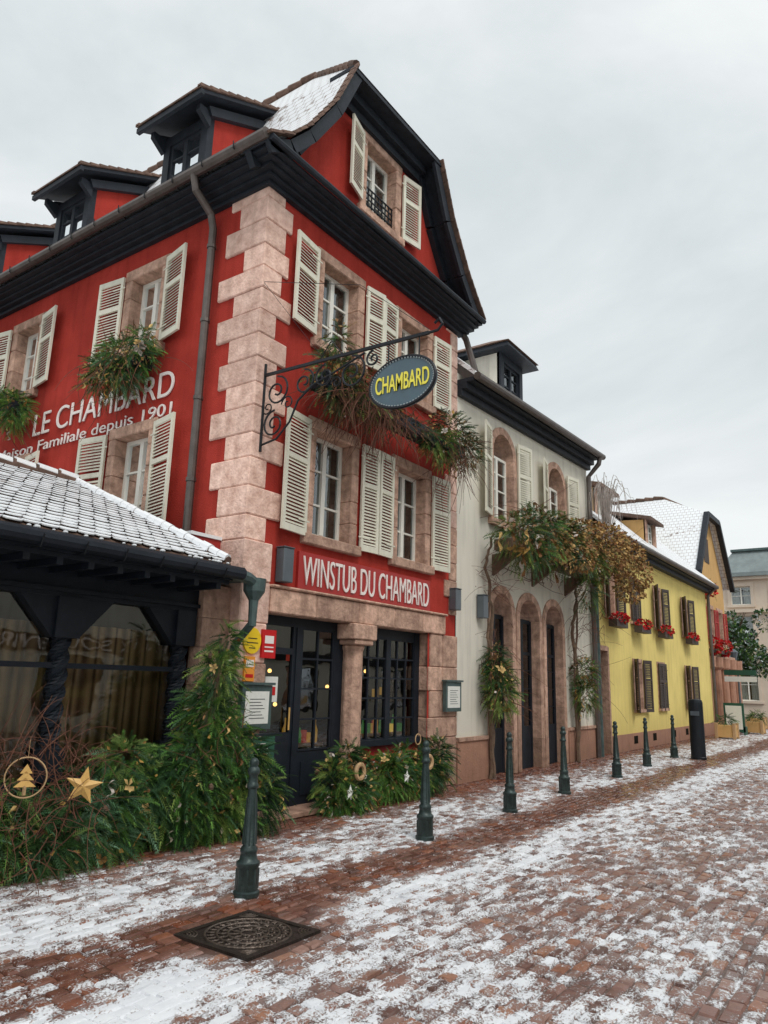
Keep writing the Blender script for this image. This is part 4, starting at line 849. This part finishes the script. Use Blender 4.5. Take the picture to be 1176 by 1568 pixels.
garland("potted_christmas_greenery",None,[(1.5,-.3,.35,.2,.18,.3),(1.75,-.3,.6,.2,.15,.2),(1.9,-.35,.25,.25,.18,.25),(1.6,-.35,.15,.3,.2,.15),(2.0,-.32,.5,.18,.14,.16)],1100,.17,nd=100,rib_=20,dry=.15,bw=6,bR=.05,cn=6)
garland("potted_christmas_greenery.001",None,[(2.7,-.3,.35,.3,.2,.3),(3.2,-.3,.3,.4,.2,.25),(3.65,-.3,.35,.35,.2,.3),(3.1,-.25,.55,.25,.15,.15),(3.95,-.3,.45,.22,.17,.35)],1700,.18,nd=160,gp=GP,rib_=30,dry=.2,bw=10,bR=.055,cn=10)
m=MB()
def loop(c,r,k,w_=.025):
    m.tube([(c[0]+r*math.cos(t),c[1],c[2]+r*math.sin(t)) for t in [2*math.pi*i/20 for i in range(21)]],w_,k,6)
loop((1.72,-.53,.5),.085,'wood',.028); loop((3.35,-.53,.5),.085,'wood',.028); m.tube([(3.1,-.5,.5),(3.1,-.5,.75)],.004,'iron',4); loop((3.1,-.5,.82),.07,'wood',.008); m.build("straw_wreath_decoration")
star("white_star_decoration",(1.5,-.55,.27),.1,.2,'paper'); star("white_star_decoration.001",(2.75,-.55,.35),.09,.1,'paper')
# ================================================================ GROUND
def groundmat(name,setts):
    m,nt,b=newmat(name); L=nt.links.new
    geo=N(nt,"ShaderNodeNewGeometry"); sp=N(nt,"ShaderNodeSeparateXYZ"); L(geo.outputs["Position"],sp.inputs[0])
    def noise(sc,det=4,st=None,ro=.6):
        n=N(nt,"ShaderNodeTexNoise"); n.inputs["Scale"].default_value=sc; n.inputs["Detail"].default_value=det; n.inputs["Roughness"].default_value=ro
        if st:
            mp=N(nt,"ShaderNodeMapping"); mp.inputs["Scale"].default_value=st; L(geo.outputs["Position"],mp.inputs[0]); L(mp.outputs[0],n.inputs["Vector"])
        else: L(geo.outputs["Position"],n.inputs["Vector"])
        return n.outputs["Fac"]
    def math_(op,a,b_,c=None,clamp=False):
        q=N(nt,"ShaderNodeMath",operation=op); q.use_clamp=clamp
        for i,x in enumerate((a,b_,c)):
            if x is None: continue
            if isinstance(x,(int,float)): q.inputs[i].default_value=x
            else: L(x,q.inputs[i])
        return q.outputs[0]
    yw=math_('MULTIPLY_ADD',noise(.35,3),.9,sp.outputs[1]); yw=math_('ADD',yw,-.45)
    mr=N(nt,"ShaderNodeMapRange"); mr.inputs[1].default_value=-8; mr.inputs[2].default_value=0; L(yw,mr.inputs[0])
    rp=N(nt,"ShaderNodeValToRGB"); cr_=rp.color_ramp
    stops=[(-8,.45),(-6.2,.48),(-5.6,.42),(-5.0,.5),(-4.5,.42),(-4.0,.48),(-3.5,.46),(-3.15,.62),(-2.8,.62),(-2.45,.24),(-2.1,.24),(-1.8,.56),(-1.0,.52),(-.55,.38),(-.3,.12),(0,.08)]
    while len(cr_.elements)<len(stops): cr_.elements.new(.5)
    for e,(y,v) in zip(cr_.elements,stops): e.position=(y+8)/8
    for e,(y,v) in zip(cr_.elements,stops): e.position=(y+8)/8; e.color=(v,v,v,1)
    L(mr.outputs[0],rp.inputs[0])
    v=rp.outputs[0]
    mx=N(nt,"ShaderNodeMapRange"); mx.inputs[1].default_value=-1.4; mx.inputs[2].default_value=-3.2; mx.inputs[3].default_value=0; mx.inputs[4].default_value=.12; L(sp.outputs[0],mx.inputs[0])
    v=math_('ADD',v,mx.outputs[0])
    big=noise(.8,4,(1,3.0,1))
    v=math_('MULTIPLY_ADD',big,.7,v); v=math_('MULTIPLY_ADD',noise(6,6,(.8,1.4,1),.75),1.5,v); v=math_('MULTIPLY_ADD',noise(70,3),.9,v)
    v=math_('ADD',v,-1.55)
    vd=N(nt,"ShaderNodeVectorMath",operation='DISTANCE'); L(geo.outputs["Position"],vd.inputs[0]); vd.inputs[1].default_value=(-2.2,-2.6,0)
    m2=N(nt,"ShaderNodeMapRange"); m2.inputs[1].default_value=.35; m2.inputs[2].default_value=.75; m2.inputs[3].default_value=-.4; m2.inputs[4].default_value=0; L(vd.outputs["Value"],m2.inputs[0]); v=math_('ADD',v,m2.outputs[0])
    if setts:
        at=N(nt,"ShaderNodeAttribute",attribute_name="Col"); s2=N(nt,"ShaderNodeSeparateColor"); L(at.outputs["Color"],s2.inputs[0])
        v=math_('MULTIPLY_ADD',s2.outputs[0],-.06,v); v=math_('MULTIPLY_ADD',s2.outputs[1],.24,v); v=math_('ADD',v,-.09)
        rv=s2.outputs[2]
    else:
        v=math_('ADD',v,.02); rv=noise(14,2)
    r=N(nt,"ShaderNodeMapRange"); r.inputs[1].default_value=.44; r.inputs[2].default_value=.62; L(v,r.inputs[0]); snow=r.outputs[0]
    cr2=N(nt,"ShaderNodeValToRGB"); e=cr2.color_ramp; cols=[(0,srgb(108,84,78)),(.3,srgb(138,106,96)),(.55,srgb(160,128,116)),(.75,srgb(134,116,112)),(.9,srgb(172,128,104)),(1,srgb(140,92,74))]
    while len(e.elements)<len(cols): e.elements.new(.5)
    for q,(p_,c_) in zip(e.elements,cols): q.position=p_
    for q,(p_,c_) in zip(e.elements,cols): q.position=p_; q.color=(*c_,1)
    L(rv,cr2.inputs[0])
    base=cr2.outputs[0]
    if not setts:
        mm=N(nt,"ShaderNodeMixRGB"); mm.inputs[0].default_value=.8; L(base,mm.inputs[1]); mm.inputs[2].default_value=(*srgb(84,66,58),1); base=mm.outputs[0]
    wetf=N(nt,"ShaderNodeMapRange"); wetf.inputs[1].default_value=.5; wetf.inputs[2].default_value=.25; wetf.inputs[3].default_value=.12; wetf.inputs[4].default_value=.85; L(rp.outputs[0],wetf.inputs[0])
    wet=math_('MULTIPLY_ADD',noise(1.4,5),.5,wetf.outputs[0]); wet=math_('ADD',wet,-.1,None,True)
    w_=N(nt,"ShaderNodeMixRGB"); w_.blend_type='MULTIPLY'; L(wet,w_.inputs[0]); L(base,w_.inputs[1]); w_.inputs[2].default_value=(.62,.44,.37,1)
    bl=N(nt,"ShaderNodeMixRGB"); bl.blend_type='MULTIPLY'; bl.inputs[0].default_value=.6; L(w_.outputs[0],bl.inputs[1]); L(noise(25,5),bl.inputs[2]); 
    sc2=N(nt,"ShaderNodeVectorMath",operation='SCALE'); sc2.inputs["Scale"].default_value=1.45; L(bl.outputs[0],sc2.inputs[0])
    mxx=N(nt,"ShaderNodeMixRGB"); L(snow,mxx.inputs[0]); L(sc2.outputs[0],mxx.inputs[1])
    sc=N(nt,"ShaderNodeMixRGB"); L(noise(3,4),sc.inputs[0]); sc.inputs[1].default_value=(.64,.66,.70,1); sc.inputs[2].default_value=(.92,.93,.94,1); L(sc.outputs[0],mxx.inputs[2]); L(mxx.outputs[0],b.inputs["Base Color"])
    rr=N(nt,"ShaderNodeMapRange"); rr.inputs[3].default_value=.45; rr.inputs[4].default_value=.2; L(wet,rr.inputs[0])
    r3=N(nt,"ShaderNodeMixRGB"); L(snow,r3.inputs[0]); L(rr.outputs[0],r3.inputs[1]); r3.inputs[2].default_value=(.8,.8,.8,1); L(r3.outputs[0],b.inputs["Roughness"]); b.inputs["Specular IOR Level"].default_value=.45
    h=math_('MULTIPLY_ADD',noise(45,5),.3,math_('MULTIPLY',snow,.7))
    bp=N(nt,"ShaderNodeBump"); bp.inputs["Strength"].default_value=.7; bp.inputs["Distance"].default_value=.01; L(h,bp.inputs["Height"]); L(bp.outputs[0],b.inputs["Normal"])
    return m
M['sett']=groundmat("snowy_granite_setts",True); M['joint']=groundmat("snowy_joint_bed",False)
g=MB(); g.face([(-300,-300,-.011),(300,-300,-.011),(300,300,-.011),(-300,300,-.011)],'joint'); g.build("ground")
V=[];Fc=[];C=[]; y=-8.0; nn=0
while y<.2:
    hw=rnd.uniform(.08,.1); x=-6.5-rnd.random()*.15; row=rnd.gauss(0,.001)
    while x<32:
        l=rnd.uniform(.1,.175)
        cx_,cy_=x+l/2,y+hw/2; 
        if not (-2.56<cx_<-1.86 and -2.95<cy_<-2.25):
            g_=.0055; bv=.009; a0,a1,b0,b1=x+g_,x+l-g_,y+g_,y+hw-g_; ht=rnd.gauss(0,.0026)+row; tx,ty=rnd.gauss(0,.0016),rnd.gauss(0,.0016)
            wv=.02*math.sin(x*1.7+y)+.03*math.sin(x*.45+y*.3)
            rv=rnd.random(); rs=rnd.random()
            q=[(a0,b0,-.014),(a1,b0,-.014),(a1,b1,-.014),(a0,b1,-.014),(a0+bv,b0+bv,ht-tx-ty),(a1-bv,b0+bv,ht+tx-ty),(a1-bv,b1-bv,ht+tx+ty),(a0+bv,b1-bv,ht-tx+ty),(cx_,cy_,ht+.002)]
            V.extend([(p_[0]+rnd.uniform(-.006,.006),p_[1]+wv+rnd.uniform(-.006,.006),p_[2]) for p_ in q])
            for i in range(9): C.append((1.0 if i<4 else (.3 if i<8 else 0),rs,rv))
            for t in ((0,1,5,4),(1,2,6,5),(2,3,7,6),(3,0,4,7),(4,5,8),(5,6,8),(6,7,8),(7,4,8)): Fc.append(tuple(nn+i for i in t))
            nn+=9
        x+=l
    y+=hw
me=bpy.data.meshes.new("cobblestone_street"); me.from_pydata(V,[],Fc); me.materials.append(M['sett'])
at=me.color_attributes.new("Col",'FLOAT_COLOR','POINT'); Ca=np.ones((len(V),4),np.float32); Ca[:,:3]=C; at.data.foreach_set("color",Ca.ravel())
me.update()
COL.objects.link(bpy.data.objects.new("cobblestone_street",me))
m=MB(); cx_,cy_=-2.21,-2.6; S=.33
m.box(cx_-S,cx_+S,cy_-S,cy_+S,-.03,-.002,'castiron')
for a_,b_,c_,d_ in ((-S,S,-S,-S+.04),(-S,S,S-.04,S),(-S,-S+.04,-S+.04,S-.04),(S-.04,S,-S+.04,S-.04)): m.box(cx_+a_,cx_+b_,cy_+c_,cy_+d_,-.001,.008,'castiron')
for r_ in (.275,.2,.13,.05): m.tube([(cx_+r_*math.cos(t),cy_+r_*math.sin(t),.002) for t in [2*math.pi*i/40 for i in range(41)]],.008,'castlight',6)
for r0_,r1_,k in ((.06,.12,10),(.14,.19,16),(.215,.262,28)):
    for i in range(k):
        t=2*math.pi*i/k; dt=.7*math.pi/k
        m.tube([(cx_+r0_*math.cos(t),cy_+r0_*math.sin(t),.002),(cx_+(r0_+r1_)/2*math.cos(t+dt),cy_+(r0_+r1_)/2*math.sin(t+dt),.005),(cx_+r1_*math.cos(t),cy_+r1_*math.sin(t),.002)],.006,'castlight',5)
        m.ball((cx_+(r0_+r1_)/2*math.cos(t-dt*.3),cy_+(r0_+r1_)/2*math.sin(t-dt*.3),.0),.009,'castlight',5,.8)
for sx in (-1,1):
    for sy in (-1,1):
        for q in range(4):
            r_=.03+.02*q; m.tube([(cx_+sx*(.29-r_*math.cos(t)),cy_+sy*(.29-r_*math.sin(t)),.002) for t in [math.pi/2*j/6 for j in range(7)]],.005,'castlight',5)
m.build("manhole_cover")
# ================================================================ WORLD, SUN, CAMERA
W=bpy.data.worlds.new("World"); scene.world=W; W.use_nodes=True; nt=W.node_tree; L=nt.links.new; bg=nt.nodes["Background"]
sky=N(nt,"ShaderNodeTexSky"); sky.sky_type='NISHITA'; sky.sun_disc=False; sky.sun_elevation=math.radians(50); sky.sun_rotation=math.radians(210); sky.air_density=1.5; sky.dust_density=4
tc=N(nt,"ShaderNodeTexCoord"); mp=N(nt,"ShaderNodeMapping"); mp.inputs["Scale"].default_value=(1,1,2.2); L(tc.outputs["Generated"],mp.inputs[0])
n=N(nt,"ShaderNodeTexNoise"); n.inputs["Scale"].default_value=1.8; n.inputs["Detail"].default_value=6; n.inputs["Roughness"].default_value=.58; n.inputs["Distortion"].default_value=.4; L(mp.outputs[0],n.inputs["Vector"])
r=N(nt,"ShaderNodeValToRGB"); r.color_ramp.elements[0].position=.34; r.color_ramp.elements[1].position=.66
r.color_ramp.elements[0].color=(.69,.75,.775,1); r.color_ramp.elements[1].color=(.92,.955,.96,1); L(n.outputs["Fac"],r.inputs[0])
vs=N(nt,"ShaderNodeVectorMath",operation='SCALE'); vs.inputs["Scale"].default_value=10; L(r.outputs[0],vs.inputs[0])
mx=N(nt,"ShaderNodeMixRGB"); mx.inputs[0].default_value=.96; L(sky.outputs[0],mx.inputs[1]); L(vs.outputs[0],mx.inputs[2]); L(mx.outputs[0],bg.inputs[0]); bg.inputs[1].default_value=.1
sl=bpy.data.lights.new("sun",'SUN'); sl.energy=1.5; sl.angle=math.radians(22); sl.color=(1,.97,.93); so=bpy.data.objects.new("sun",sl); COL.objects.link(so)
so.rotation_euler=Vector((-.4,-.7,.96)).to_track_quat('Z','Y').to_euler()
f,psi,p_,rl=1122.50161,0.61768,0.22692,0.02702
fw=Vector((math.cos(p_)*math.cos(psi),math.cos(p_)*math.sin(psi),math.sin(p_))); r0=Vector((math.sin(psi),-math.cos(psi),0)); u0=r0.cross(fw)
R=math.cos(rl)*r0+math.sin(rl)*u0; U=math.cos(rl)*u0-math.sin(rl)*r0
cam=bpy.data.cameras.new("camera"); cam.sensor_fit='HORIZONTAL'; cam.sensor_width=36; cam.lens=36*f/1176; cam.clip_end=1500; cam.clip_start=.05
co=bpy.data.objects.new("camera",cam); COL.objects.link(co)
mw=Matrix((R,U,-fw)).transposed().to_4x4(); mw.translation=Vector((-5.992,-6.267,1.6)); co.matrix_world=mw
scene.camera=co
scene.view_settings.view_transform='Standard'; scene.view_settings.look='None'; scene.view_settings.exposure=0
